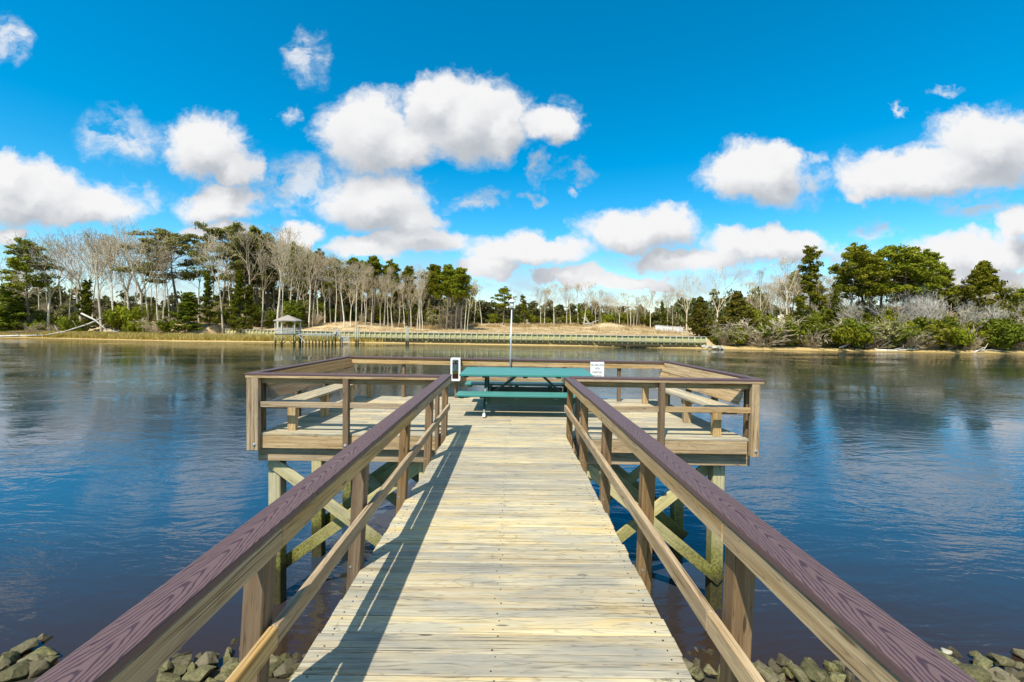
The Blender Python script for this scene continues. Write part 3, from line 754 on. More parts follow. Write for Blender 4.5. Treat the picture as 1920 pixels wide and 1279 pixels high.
p0 = at(957.5, 700, 9.53)
pole = thing('light_pole', 'slender grey metal light pole standing at the back railing', 'light pole', (p0.x, 9.53, DECK))
top = at(959.6, 577, 9.53)
mb = MB(); mb.tube([(p0.x - .02, 9.53, DECK), (top.x, 9.53, top.z)], .018, 12); mb.build('pole', 'galv', pole, smooth=True)
mb = MB(); mb.lathe([(.07, 0), (.075, .012), (.03, .03)], (p0.x - .02, 9.53, DECK), 14); mb.build('base_plate', 'galv', pole)
b0, b1 = at(959.6, 578, 9.53), at(959.8, 566.5, 9.53)
board('lamp_housing', (b0.x, 9.53, b0.z), (b1.x, 9.53, b1.z), .10, .09, 'galv', pole, up=(0, -1, 0), bev=.01)
board('lamp_window', (b0.x, 9.479, b0.z + .05), (b0.x, 9.479, b0.z + .105), .06, .006, 'white', pole, up=(0, -1, 0), bev=.002)
mb = MB(); mb.lathe([(.085, 0), (.085, .012), (.055, .05), (.03, .065), (.012, .07)], (b1.x, 9.53, b1.z), 16); mb.build('lamp_cap', 'white', pole, smooth=True)
a1 = at(961.3, 545, 9.53)
mb = MB(); mb.tube([(b1.x + .01, 9.53, b1.z + .06), (a1.x, 9.53, a1.z)], [.008, .005], 6); mb.build('antenna', 'white', pole)

# ------------------------------------------------------------------ trees: shared meshes
def seg_mesh(P0, P1, R0, R1, n):
    """tapered tubes, one per segment, as arrays"""
    P0, P1 = np.asarray(P0, float), np.asarray(P1, float); R0, R1 = np.asarray(R0, float), np.asarray(R1, float)
    d = P1 - P0; d /= np.maximum(np.linalg.norm(d, axis=1, keepdims=True), 1e-6)
    ref = np.where(np.abs(d[:, 2:3]) > .9, np.array([[1., 0, 0]]), np.array([[0, 0, 1.]]))
    a = np.cross(d, ref); a /= np.linalg.norm(a, axis=1, keepdims=True); b = np.cross(d, a)
    ang = np.arange(n) * 2 * np.pi / n
    ring = a[:, None, :] * np.cos(ang)[None, :, None] + b[:, None, :] * np.sin(ang)[None, :, None]
    V = np.concatenate([P0[:, None] + ring * R0[:, None, None], P1[:, None] + ring * R1[:, None, None]], 1)
    N = len(P0); base = (np.arange(N) * 2 * n)[:, None]
    k = np.arange(n); j = (k + 1) % n
    F = np.stack([base + k, base + j, base + n + j, base + n + k], 2).reshape(-1, 4)
    return V.reshape(-1, 3), F
def join(parts):
    Vs, Fs, o = [], [], 0
    for V, F in parts: Vs.append(V); Fs.append(F + o); o += len(V)
    return np.concatenate(Vs), np.concatenate(Fs)
class Skel:
    def __init__(s): s.seg = {0: [], 1: [], 2: [], 3: [], 4: []}
    def add(s, lv, p, q, r0, r1): s.seg[min(lv, 4)].append((p, q, r0, r1))
    def arrays(s, levels, sides):
        parts = []
        for lv in levels:
            if s.seg[lv]:
                P, Q, a, b = zip(*s.seg[lv]); parts.append(seg_mesh(P, Q, a, b, sides[lv]))
        return join(parts)
SIDES = {0: 8, 1: 5, 2: 4, 3: 3, 4: 3}
def unit(v): return v / max(np.linalg.norm(v), 1e-9)
def grow(sk, rng, p, d, L, r, lv, maxlv, nseg, kids, spread, rise, wig, first=0.0, endr=0.35, shrink=0.62):
    """one limb with its side limbs; everything stays within the taper and the upward pull given"""
    seg = L / nseg
    for i in range(nseg):
        f0, f1 = i / nseg, (i + 1) / nseg
        r0, r1 = r * (1 - (1 - endr) * f0), r * (1 - (1 - endr) * f1)
        d = unit(d + rng.normal(0, wig, 3) + np.array([0, 0, rise]))
        q = p + d * seg
        sk.add(lv, p, q, r0, r1)
        if lv < maxlv and f1 > first:
            nk = kids[lv] if isinstance(kids[lv], int) else int(kids[lv]) + (rng.rand() < kids[lv] % 1)
            for _ in range(nk):
                az = rng.rand() * 6.283; a = unit(np.cross(d, [math.cos(az), math.sin(az), 0.31])); 
                tilt = spread[lv] * (0.7 + 0.6 * rng.rand())
                cdv = unit(d * math.cos(tilt) + a * math.sin(tilt))
                ln = L * shrink * (0.55 + 0.7 * rng.rand()) * (1.0 - 0.45 * f1 if lv == 0 else 1.0)
                grow(sk, rng, p + d * seg * rng.rand(), cdv, ln, r1 * 0.62, lv + 1, maxlv, max(2, nseg - 3 if lv == 0 else nseg - 1), kids, spread, rise * 0.8, wig * 1.15, 0.15, 0.3, shrink)
        p = q
    return p
def fork(sk, rng, p, d, L, r, gen, gens, ang, rise, twig):
    n = 3 if gen < gens - 1 else 2
    for i in range(n):
        d = unit(d + rng.normal(0, .07, 3) + np.array([0, 0, rise])); q = p + d * L / n
        sk.add(min(gen, 4), p, q, r * (1 - .3 * i / n), r * (1 - .3 * (i + 1) / n)); p = q
        if rng.rand() < twig and gen >= 1:
            a = unit(np.cross(d, rng.normal(size=3))); t = unit(d * .6 + a * .8 + np.array([0, 0, .25])); l = L * rng.uniform(.35, .75)
            m = p + t * l * .5; e = m + unit(t + rng.normal(0, .2, 3) + np.array([0, 0, .3])) * l * .5
            sk.add(3, p, m, r * .35, r * .28); sk.add(4, m, e, r * .28, r * .15)
            for _ in range(2): sk.add(4, m, m + unit(t + rng.normal(0, .5, 3) + np.array([0, 0, .2])) * l * .45, r * .2, r * .12)
    if gen >= gens: return
    k = 2 if rng.rand() < .72 else 3
    az = rng.rand() * 6.283; u = unit(np.cross(d, [.3, .2, 1.0] if abs(d[2]) < .95 else [1, .2, 0])); w = np.cross(d, u)
    for j in range(k):
        th = az + j * 6.283 / k + rng.uniform(-.4, .4); t = ang * rng.uniform(.55, 1.25)
        dd = unit(d * math.cos(t) + (u * math.cos(th) + w * math.sin(th)) * math.sin(t))
        fork(sk, rng, p, dd, L * rng.uniform(.68, .92), r * (.72 if k == 2 else .62), gen + 1, gens, ang, rise, twig)
def forked(sk, rng, H, r, fb, first, gens, ang, rise, twig, limbs):
    p = np.zeros(3); d = np.array([rng.uniform(-.04, .04), rng.uniform(-.04, .04), 1.]); n = 8; Lt = H * fb
    for i in range(n):
        d = unit(d + rng.normal(0, .03, 3)); q = p + d * Lt / n
        sk.add(0, p, q, r * (1 - .45 * i / n), r * (1 - .45 * (i + 1) / n)); p = q
        if i >= n - limbs:
            az = rng.rand() * 6.28; dd = unit(np.array([math.cos(az), math.sin(az), rng.uniform(.6, 1.1)]))
            fork(sk, rng, p, dd, first * H * rng.uniform(.6, .85), r * .26, 2, gens - 1, ang, rise * 1.3, twig)
    for j in range(3):
        th = j * 2.1 + rng.uniform(-.5, .5); t = ang * rng.uniform(.4, 1.1)
        dd = unit(d * math.cos(t) + np.array([math.cos(th), math.sin(th), 0]) * math.sin(t))
        fork(sk, rng, p, dd, first * H, r * .42, 1, gens, ang, rise, twig)
def bare_tree(seed, kind):
    rng = np.random.RandomState(seed); sk = Skel(); H = 20.0
    if kind == 'tall':        # long clean trunk, then an upswept vase of forking limbs
        forked(sk, rng, H, .26, .56, .135, 6, .40, .05, .30, 3)
    elif kind == 'fan':       # forks low into a broad fan
        forked(sk, rng, H, .34, .40, .19, 6, .46, .045, .30, 2)
    elif kind == 'thin':      # slender pole with a narrow top
        forked(sk, rng, H, .17, .68, .10, 5, .30, .08, .25, 4)
    elif kind == 'brush':     # low silvery crown of many fine leaning twigs
        for s in range(4):
            d = unit(np.array([rng.uniform(-.7, .7), rng.uniform(-.5, .2), 1.0]))
            fork(sk, rng, np.array([rng.uniform(-.6, .6), rng.uniform(-.5, .5), 0]), d, H * .21, .19, 1, 6, .42, .02, .45)
    elif kind == 'crooked':   # dead crown of stout forked limbs
        forked(sk, rng, H, .34, .34, .20, 5, .50, .07, .15, 1)
    tw = {0: 1, 1: 1, 2: 1, 3: 1, 4: 1}
    for lv in sk.seg:
        mn = {0: 0, 1: .05, 2: .040, 3: .030, 4: .024}[lv]
        sk.seg[lv] = [(p, q, max(a, mn), max(b, mn * .8)) for p, q, a, b in sk.seg[lv]]
    if not sk.seg[0]: sk.seg[0] = sk.seg[1]; sk.seg[1] = []
    tv, tf = sk.arrays([0], SIDES)
    cv, cf = sk.arrays([lv for lv in (1, 2, 3, 4) if sk.seg[lv]], SIDES)
    top = max(tv[:, 2].max(), cv[:, 2].max()); k = H / top
    return tv * k, tf, cv * k, cf
def leaves(rng, C, RAD, per, size, flat=1.0, shell=.5):
    """small leaf-sized quads spread through clumps; C centres, RAD radii"""
    C = np.repeat(np.asarray(C, float), per, 0); RAD = np.repeat(np.asarray(RAD, float), per)
    n = len(C); v = rng.normal(size=(n, 3)); v /= np.linalg.norm(v, axis=1, keepdims=True)
    rad = RAD * (shell + (1 - shell) * rng.rand(n)) * (0.75 + 0.5 * rng.rand(n))
    P = C + v * rad[:, None] * np.array([1, 1, flat])
    nrm = v + rng.normal(0, .55, (n, 3)); nrm /= np.linalg.norm(nrm, axis=1, keepdims=True)
    a = np.cross(nrm, rng.normal(size=(n, 3))); a /= np.linalg.norm(a, axis=1, keepdims=True); b = np.cross(nrm, a)
    s = size * (0.6 + 0.8 * rng.rand(n))[:, None]
    V = np.stack([P - a * s - b * s * .45, P + a * s * .2 - b * s * .5, P + a * s + b * s * .4, P - a * s * .2 + b * s * .5], 1).reshape(-1, 3)
    return V, np.arange(n * 4).reshape(-1, 4)
def pine_tree(seed, kind):
    rng = np.random.RandomState(seed); sk = Skel(); H = 20.0; C, RD = [], []
    prm = {'loblolly': (.50, 34, .17, 1.15, .62), 'umbrella': (.50, 34, .30, 1.6, .42), 'grove': (.58, 26, .105, 1.0, .8), 'layered': (.30, 36, .15, 1.05, .55), 'young': (.08, 46, .20, .85, .75)}[kind]
    fb, nl, wid, cr, flat = prm
    p = np.zeros(3); d = np.array([0, 0, 1.]); n = 12; axis = [p]
    for i in range(n):
        d = unit(d + rng.normal(0, .035, 3)); d[2] = abs(d[2]); q = p + d * H * .97 / n
        r0, r1 = .30 * (1 - .85 * i / n), .30 * (1 - .85 * (i + 1) / n); sk.add(0, p, q, r0, r1); p = q; axis.append(p)
    axis = np.array(axis)
    for j in range(nl):
        f = fb + (1 - fb) * ((j + rng.rand()) / nl)
        t = (f - fb) / (1 - fb)
        prof = {'loblolly': 0.55 + 0.6 * math.sin(math.pi * min(1, t * .9 + .12)) - .5 * t ** 3, 'umbrella': .75 + .5 * math.sin(math.pi * t) - .35 * t ** 4,
                'grove': .6 + .5 * math.sin(math.pi * min(1, t * .95 + .05)) - .35 * t ** 3, 'layered': 1.05 - .75 * t + .2 * math.sin(9 * t), 'young': 1.08 - .95 * t}[kind]
        L = H * wid * max(.12, prof) * rng.uniform(.6, 1.15)
        az = j * 2.4 + rng.uniform(-.5, .5); el = {'umbrella': .55, 'young': .3}.get(kind, .35) + rng.uniform(-.25, .25) - (0.3 if t < .25 else 0)
        st = np.array([np.interp(f * n, np.arange(n + 1), axis[:, k]) for k in range(3)])
        dd = np.array([math.cos(az) * math.cos(el), math.sin(az) * math.cos(el), math.sin(el)]); pp = st
        for i in range(3):
            dd = unit(dd + rng.normal(0, .12, 3)); q = pp + dd * L / 3
            sk.add(1, pp, q, .09 * (1 - .28 * i), .09 * (1 - .28 * (i + 1))); pp = q
            if i >= 1 or kind in ('grove', 'young'):
                for _ in range(2 if kind != 'umbrella' else 3):
                    C.append(pp + rng.normal(0, .42, 3) * np.array([1, 1, .5])); RD.append(cr * rng.uniform(.55, 1.1) * (1.15 - .4 * t))
    for _ in range(5): C.append(axis[-1] + rng.normal(0, .5, 3)); RD.append(cr * .6)
    if kind in ('loblolly', 'grove', 'layered'):
        for _ in range(7):   # dead stubs below the crown
            f = rng.uniform(.25, fb); st = np.array([np.interp(f * n, np.arange(n + 1), axis[:, k]) for k in range(3)]); az = rng.rand() * 6.28
            sk.add(1, st, st + np.array([math.cos(az), math.sin(az), .25]) * rng.uniform(.5, 1.6), .05, .025)
    lv, lf = leaves(rng, C, RD, 62, .21, flat, .35)
    tv, tf = sk.arrays([0], SIDES); bv, bf = sk.arrays([1], SIDES)
    tv, tf = join([(tv, tf), (bv, bf)])
    k = H / max(lv[:, 2].max(), tv[:, 2].max())
    return tv * k, tf, lv * k, lf
def shrub(seed, kind):
    rng = np.random.RandomState(seed); sk = Skel(); C, RD = [], []; H = 4.0
    n = {'round': 34, 'cone': 60, 'low': 30, 'tall': 46, 'pyramid': 130}[kind]
    for i in range(n):
        if kind == 'cone':
            f = rng.rand() ** .8; r = 1.25 * (1 - f) ** .8 * rng.uniform(.35, 1); a = rng.rand() * 6.28
            C.append((r * math.cos(a), r * math.sin(a), .25 + 3.5 * f)); RD.append(.52 * (1.1 - .7 * f))
        elif kind == 'pyramid':
            f = rng.rand() ** .75; r = 1.55 * (1 - f ** 1.5) * math.sqrt(rng.rand()) ; a = rng.rand() * 6.28
            C.append((r * math.cos(a), r * math.sin(a), 1.0 + 2.8 * f)); RD.append(.30 * (1.1 - .5 * f))
        else:
            sx, h = {'round': (1.5, 2.7), 'low': (2.4, 1.3), 'tall': (1.2, 3.6)}[kind]
            v = rng.normal(size=3); v /= np.linalg.norm(v); rr = rng.rand() ** .4
            C.append((v[0] * sx * rr, v[1] * sx * rr, .5 + (h - .5) * (0.5 + 0.5 * v[2] * rr))); RD.append(rng.uniform(.35, .75))
    for i in range(9):
        a = rng.rand() * 6.28; d = unit(np.array([math.cos(a) * .4, math.sin(a) * .4, 1.])); p = np.array([math.cos(a) * .12, math.sin(a) * .12, 0.])
        for j in range(4):
            q = p + d * (.62 if kind != 'low' else .32); sk.add(0, p, q, .05 - .01 * j, .04 - .01 * j); p = q; d = unit(d + rng.normal(0, .2, 3))
    lv, lf = leaves(rng, C, RD, 85, .125, .85, .35) if kind != 'pyramid' else leaves(rng, C, RD, 60, .065, .7, .35)
    lv = lv[:, :] ; lv[:, 2] = np.maximum(lv[:, 2], .02)
    tv, tf = sk.arrays([0], SIDES)
    k = H / lv[:, 2].max()
    s = np.array([1, 1, k]) if kind != 'cone' else np.array([1, 1, k])
    return tv * s, tf, lv * s, lf
def twiggy(seed):
    """leafless grey brush"""
    rng = np.random.RandomState(seed); sk = Skel()
    for i in range(16):
        a = rng.rand() * 6.28; d = unit(np.array([math.cos(a) * rng.uniform(.1, .8), math.sin(a) * rng.uniform(.1, .6), 1.]))
        grow(sk, rng, np.array([math.cos(a) * .3, math.sin(a) * .3, 0.]), d, 3.0 * rng.uniform(.6, 1.1), .035, 0, 2, 5, {0: 2.4, 1: 2.6}, {0: .6, 1: .6}, .02, .12, first=.15, endr=.4, shrink=.55)
    for lv in sk.seg: sk.seg[lv] = [(p, q, max(a, .016), max(b, .013)) for p, q, a, b in sk.seg[lv]]
    tv, tf = sk.arrays([0], {**SIDES, 0: 4}); cv, cf = sk.arrays([1, 2], SIDES)
    k = 4.0 / cv[:, 2].max()
    return tv * k, tf, cv * k, cf

PROTO = {}
def proto(key, gen, tm, cm):
    tv, tf, cv, cf = gen
    PROTO[key] = (np_mesh('trunk', tv, tf, [tm], True), np_mesh('crown', cv, cf, [cm]))
for i in range(6): proto(('tall', i), bare_tree(10 + i, 'tall'), 'pale', 'twig')
for i in range(5): proto(('fan', i), bare_tree(20 + i, 'fan'), 'pale', 'twig')
for i in range(3): proto(('thin', i), bare_tree(30 + i, 'thin'), 'pale', 'twig')
for i in range(3): proto(('brush', i), bare_tree(40 + i, 'brush'), 'white_twig', 'white_twig')
for i in range(2): proto(('crooked', i), bare_tree(50 + i, 'crooked'), 'twig', 'twig')
for i in range(3): proto(('loblolly', i), pine_tree(60 + i, 'loblolly'), 'bark', 'pine')
for i in range(2): proto(('umbrella', i), pine_tree(64 + i, 'umbrella'), 'bark', 'olive')
for i in range(3): proto(('grove', i), pine_tree(68 + i, 'grove'), 'bark', 'pine')
for i in range(2): proto(('layered', i), pine_tree(72 + i, 'layered'), 'bark', 'pine')
for i in range(2): proto(('young', i), pine_tree(75 + i, 'young'), 'bark', 'bush')
for i in range(3): proto(('round', i), shrub(80 + i, 'round'), 'bark', 'bush')
for i in range(2): proto(('low', i), shrub(84 + i, 'low'), 'bark', 'lime')
for i in range(2): proto(('cone', i), shrub(86 + i, 'cone'), 'bark', 'cedar')
for i in range(2): proto(('tallshrub', i), shrub(88 + i, 'tall'), 'bark', 'scrub')
for i in range(2): proto(('pyramid', i), shrub(98 + i, 'pyramid'), 'bark', 'pine')
for i in range(3): proto(('twiggy', i), twiggy(90 + i), 'twig', 'twig')
for i in range(2): proto(('darkshrub', i), shrub(95 + i, 'round'), 'bark', 'pine')
BASEH = {'pyramid': 4, 'round': 4, 'low': 4, 'cone': 4, 'tallshrub': 4, 'twiggy': 4, 'darkshrub': 4}
NAME = {'pyramid': 'pine_tree', 'tall': 'bare_tree', 'fan': 'bare_tree', 'thin': 'bare_tree', 'brush': 'bare_tree', 'crooked': 'dead_tree', 'loblolly': 'pine_tree', 'umbrella': 'pine_tree', 'grove': 'pine_tree',
        'layered': 'pine_tree', 'young': 'young_pine', 'round': 'green_shrub', 'low': 'low_shrub', 'cone': 'cedar_tree', 'tallshrub': 'grey_shrub', 'twiggy': 'leafless_shrub', 'darkshrub': 'green_shrub'}
CAT = {'bare_tree': 'tree', 'dead_tree': 'tree', 'pine_tree': 'tree', 'young_pine': 'tree', 'cedar_tree': 'tree', 'green_shrub': 'shrub', 'low_shrub': 'shrub', 'grey_shrub': 'shrub', 'leafless_shrub': 'shrub'}
trng = random.Random(42)
MARKS = [(0, 'the left picture edge'), (52, 'the leftmost dark pine'), (118, 'the yellow bush'), (178, 'the crossed fallen trunks'), (262, 'the broadest bare crown'), (345, 'the bushy shore pine'), (420, 'the left seawall end'), (470, 'the left seawall stretch'), (518, 'the left gazebo eave'), (562, 'the right gazebo eave'), (598, 'the narrow pier'), (632, 'the steps'),
         (669, 'the left mooring piles'), (712, 'the wide seawall stretch'), (764, 'the right mooring piles'), (790, 'the white trunk group'), (818, 'the grove middle'), (854, 'the white cabinet'), (900, 'the two lone bare trees'), (945, 'the lone round pine'), (985, 'the small thin pine'), (1030, 'the bare tree clump'),
         (1072, 'the back rail middle'), (1120, 'the white notice sign'), (1160, 'the sand mound'), (1200, 'the dark hedge'), (1255, 'the low white wall'), (1313, 'the small pointed cedar'), (1345, 'the forked dead tree'), (1383, 'the big cedar'), (1430, 'the thin dead pole'), (1480, 'the tall bare tree'), (1524, 'the layered pine'), (1566, 'the yellow young pine'), (1610, 'the pine clump left'),
         (1640, 'the shore driftwood'), (1690, 'the leaning white trunk'), (1735, 'the pine clump right'), (1772, 'the small pine top'), (1812, 'the dark leaning trunk'), (1845, 'the pyramid shaped pine'), (1885, 'the far right shore'), (1920, 'the right picture edge')]
def beside(x):
    mx, nm = min(MARKS, key=lambda q: abs(q[0] - x)); d = x - mx
    return ('above ' if abs(d) < 6 else 'left of ' if d < 0 else 'right of ') + nm
def plant(kind, x, ytop, Y, label, group=None, wide=1.0, lean=0.0, var=None, zoff=0.0):
    """a tree or shrub rooted at distance Y under photograph column x, its top at row ytop"""
    if group: label = ' '.join((label + ' ' + beside(x)).split()[:16])
    a = at(x, ytop, Y); z = land(a.x, Y) + zoff
    vs = [k for k in PROTO if k[0] == kind]
    key = (kind, (var if var is not None else trng.randrange(99)) % len(vs))
    h = max(0.6, a.z - z); k = h / BASEH.get(kind, 20.0)
    nm = NAME[kind]
    r = thing(nm, label, CAT[nm], (a.x, Y, z - 0.1), group)
    r.rotation_euler = (0, lean, trng.uniform(0, 6.283) if abs(lean) < .01 else trng.uniform(-.6, .6)); r.scale = (k * wide, k * wide, k)
    for n_, me in zip(('trunk', 'crown'), PROTO[key]):
        o = bpy.data.objects.new(n_, me); COL.objects.link(o); o.parent = r
    return r

# --- the wood on the left bank, the trees one can name first
def fill(kind, xs_, tops, depth, label, group, wide=(.85, 1.15)):
    for x in xs_:
        plant(kind, x, np.interp(x, tops[0], tops[1]) + trng.uniform(-12, 14), depth + trng.uniform(0, 10) if not callable(depth) else depth(x), label, group, trng.uniform(*wide))
LEFT = ([0, 60, 140, 240, 300, 420, 520, 600, 660, 720, 790, 870], [462, 450, 425, 415, 425, 418, 422, 450, 470, 486, 490, 506])
plant('loblolly', 52, 447, 97, 'dark crowned pine leaning above bushes at the far left of the bank', wide=1.0, lean=.07, var=0)
plant('fan', 14, 470, 98, 'leafless tree at the far left edge beside the dark crowned pine')
plant('fan', 88, 432, 98, 'leafless spreading tree just right of the leftmost dark pine', wide=.9, var=1)
plant('fan', 148, 424, 98, 'broad leafless tree forking high above the crossed fallen trunks', wide=1.0, var=0)
plant('tall', 172, 440, 99, 'thin dark leafless trunk between two broad bare trees on the left bank', wide=.7)
plant('tall', 189, 426, 95, 'tall pale bare tree rising straight behind the crossed fallen trunks', wide=.95, var=1)
plant('tall', 213, 438, 97, 'pale bare tree with a small pine bough low on its trunk', wide=.8, var=2)
plant('fan', 240, 420, 99, 'left one of the pair of broadest leafless crowns on the left bank', wide=.9, var=2)
plant('fan', 262, 412, 97, 'tallest and broadest leafless crown on the left bank', wide=1.1, var=0)
plant('thin', 128, 500, 96, 'broken bare snag left of the crossed fallen trunks', wide=.7)
plant('tall', 296, 455, 95, 'slim white trunk beside the dark umbrella shaped pine', wide=.7, var=0)
plant('thin', 304, 490, 95.5, 'slimmest white trunk right beside another slim trunk left of the umbrella pine', wide=.8)
plant('umbrella', 338, 424, 103, 'big dark pine with a wide flat umbrella crown', wide=1.15, var=0)
plant('umbrella', 415, 416, 102, 'highest flat topped dark pine behind bare trunks left of the gazebo', wide=.85, var=1)
plant('umbrella', 447, 440, 106, 'dark pine crown half hidden behind the bare tree left of the gazebo', wide=.85, var=0)
plant('tall', 417, 436, 97, 'tall white trunk standing in front of the highest flat topped pine', wide=.75, var=3)
plant('tall', 521, 418, 94, 'tallest pale bare tree standing right above the gazebo roof', wide=.9, var=2)
plant('tall', 527, 440, 95, 'pale twin trunk close right of the tallest bare tree above the gazebo', wide=.7, var=0)
plant('tall', 470, 424, 98, 'wispy bare treetop rising left of the gazebo above dark pine crowns', wide=.8, var=1)
plant('tall', 788, 492, 97, 'group of white trunks standing alone at the edge of the sandy field', wide=.75, var=3)
plant('thin', 793, 520, 97.5, 'thin white trunk right against the trunks at the field edge', wide=.9)
plant('young', 350, 545, 93, 'big bushy bright green young pine at the shore left of the seawall', wide=1.9, var=0)
plant('young', 393, 506, 96, 'slim green young pine right of the bushy shore pine', wide=.75, var=1)
plant('young', 445, 502, 95, 'young pine with bright boughs between bare trunks left of the gazebo', wide=.8, var=0)
plant('young', 470, 530, 96, 'young pine beside the bright boughed one left of the gazebo', wide=.8, var=1)
plant('young', 160, 522, 96, 'dark green young pine behind the crossed fallen trunks', wide=.9, var=1)
plant('young', 20, 528, 95, 'dense dark green evergreen at the far left shore', wide=1.9, var=0)
plant('young', 560, 560, 96, 'bright green bushy pine behind the right side of the gazebo', wide=1.1, var=1)
for x in (486, 500, 559, 585, 607, 640, 668):
    plant('loblolly', x, np.interp(x, LEFT[0], LEFT[1]) + 16 + trng.uniform(-12, 8), 106 + trng.uniform(0, 8), 'round green pine crown behind bare trees', 'pines behind the bare trees', trng.uniform(.85, 1.1))
for x in (700, 722, 744, 768, 802, 815, 826):
    plant('grove', x, np.interp(x, LEFT[0], LEFT[1]) + trng.uniform(-4, 8), 104 + trng.uniform(0, 10), 'straight pine in the pine grove', 'pines in the grove', trng.uniform(1.0, 1.3))
for x in (838, 847, 856, 866):
    plant('grove', x, np.interp(x, LEFT[0], LEFT[1]) + trng.uniform(-6, 8), 101 + trng.uniform(0, 6), 'straight pine at the end of the grove', 'pines at the end of the grove', trng.uniform(.95, 1.15))
for x in (276, 316, 372, 398, 432, 455, 490, 545):
    plant('tall', x, np.interp(x, LEFT[0], LEFT[1]) + trng.uniform(8, 45), 97 + trng.uniform(0, 8), 'slim pale bare tree among dark pines', 'bare trees among the dark pines', trng.uniform(.6, .85))
for i, x in enumerate(range(555, 690, 11)):
    plant(['tall', 'fan', 'tall', 'thin'][i % 4], x + trng.uniform(-4, 4), np.interp(x, LEFT[0], LEFT[1]) + trng.uniform(8, 36), 97 + trng.uniform(0, 9), 'pale twiggy bare tree in the dense stand', 'bare trees right of the gazebo', trng.uniform(.75, 1.0))
for i, x in enumerate(range(690, 800, 10)):
    plant(['tall', 'thin', 'fan'][i % 3], x + trng.uniform(-4, 4), np.interp(x, LEFT[0], LEFT[1]) + trng.uniform(6, 40), 97 + trng.uniform(0, 9), 'pale twiggy bare tree before the pine grove', 'bare trees in front of the grove', trng.uniform(.7, .95))
for x in (872, 877): plant('thin', x, 512 + trng.uniform(0, 22), 100, 'thin bare pole at the very end of the pine grove', 'bare poles at the grove end', .9)
# thickets under the left wood
for i, x in enumerate(range(0, 330, 15)):
    k = ['twiggy', 'darkshrub', 'tallshrub', 'round', 'twiggy', 'tallshrub'][i % 6]
    plant(k, x + trng.uniform(-6, 6), 572 + trng.uniform(-16, 14), 97 + trng.uniform(0, 8), {'twiggy': 'leafless grey brush in the thicket', 'darkshrub': 'dark green shrub in the thicket', 'tallshrub': 'olive grey shrub in the thicket', 'round': 'bright green shrub in the thicket'}[k], 'thicket under the far left trees', trng.uniform(.8, 1.2))
for i, x in enumerate(range(330, 620, 13)):
    k = ['twiggy', 'darkshrub', 'round', 'tallshrub', 'round'][i % 5]
    plant(k, x + trng.uniform(-6, 6), 577 + trng.uniform(-24, 10), 99 + trng.uniform(0, 9), {'twiggy': 'leafless grey brush under the wood', 'darkshrub': 'dark green shrub under the wood', 'tallshrub': 'olive grey shrub under the wood', 'round': 'bright green shrub under the wood'}[k], 'thicket behind the gazebo', trng.uniform(.7, 1.1))
for i, x in enumerate(range(620, 880, 13)):
    k = ['darkshrub', 'twiggy', 'tallshrub', 'darkshrub'][i % 4]
    plant(k, x + trng.uniform(-6, 6), 578 + trng.uniform(-22, 8), 108 + trng.uniform(0, 6), {'twiggy': 'leafless grey brush under the pine grove', 'darkshrub': 'dark green shrub under the pine grove', 'tallshrub': 'olive grey shrub under the pine grove'}[k], 'thicket under the pine grove', trng.uniform(.7, 1.1))
for x, yt, k, lb in ((30, 590, 'round', 'bright shrub at the shore at the far left'), (75, 597, 'low', 'low yellow green shrub at the far left shore'), (118, 588, 'low', 'yellow green shrub just left of the crossed fallen trunks'), (132, 590, 'round', 'green shrub leaning over the left end of the fallen trunks'),
                     (222, 570, 'round', 'green shrub right of the crossed fallen trunks'), (243, 562, 'low', 'bright yellow green bush right of the crossed fallen trunks'), (262, 596, 'low', 'low bright shrub on the bluff left of the bushy pine'), (290, 590, 'twiggy', 'tangled leafless brush on the bluff left of the bushy pine'),
                     (312, 592, 'round', 'green shrub at the foot of the bushy shore pine'), (385, 586, 'round', 'green shrub right of the foot of the bushy shore pine'), (405, 592, 'low', 'yellow green shrub at the left end of the seawall'), (424, 590, 'round', 'green shrub above the left end of the seawall'), (60, 600, 'twiggy', 'grey leafless brush at the far left shore'), (100, 603, 'twiggy', 'grey leafless brush left of the fallen trunks')):
    plant(k, x, yt, 102 if x > 380 else 93 if x > 250 else 96.5 if x > 60 else 95, lb, wide=.9 if x < 250 else 1.1)

# --- the far side of the field in the middle
plant('loblolly', 945, 535, 128, 'lone round topped pine behind the light pole', wide=1.35, var=1)
plant('layered', 985, 551, 132, 'small thin pine right of the lone round topped pine', wide=.9)
plant('thin', 890, 528, 118, 'thin bare tree standing alone just right of the grove', wide=.9)
plant('thin', 904, 531, 122, 'second thin bare tree right of the grove', wide=1.1)
MID = ([880, 920, 990, 1030, 1070, 1110, 1160, 1220, 1290], [556, 556, 548, 526, 522, 532, 542, 546, 538])
for i, x in enumerate((1015, 1022, 1040, 1064, 1071, 1085, 1096)):
    plant(['fan', 'tall', 'tall', 'fan', 'tall', 'thin', 'fan'][i], x, np.interp(x, MID[0], MID[1]) + trng.uniform(-6, 8), 122 + trng.uniform(0, 8), 'tall bare tree at the field edge', 'bare trees at the middle of the field edge', trng.uniform(.8, 1.0))
for i, x in enumerate(range(1104, 1300, 6)):
    plant(['thin', 'tall', 'fan', 'tall'][i % 4], x + trng.uniform(-3, 3), np.interp(x, MID[0], MID[1]) + trng.uniform(-4, 20), 128 + trng.uniform(0, 14), 'pale bare tree in the far row', 'bare trees behind the right half of the seawall', trng.uniform(.7, 1.0))
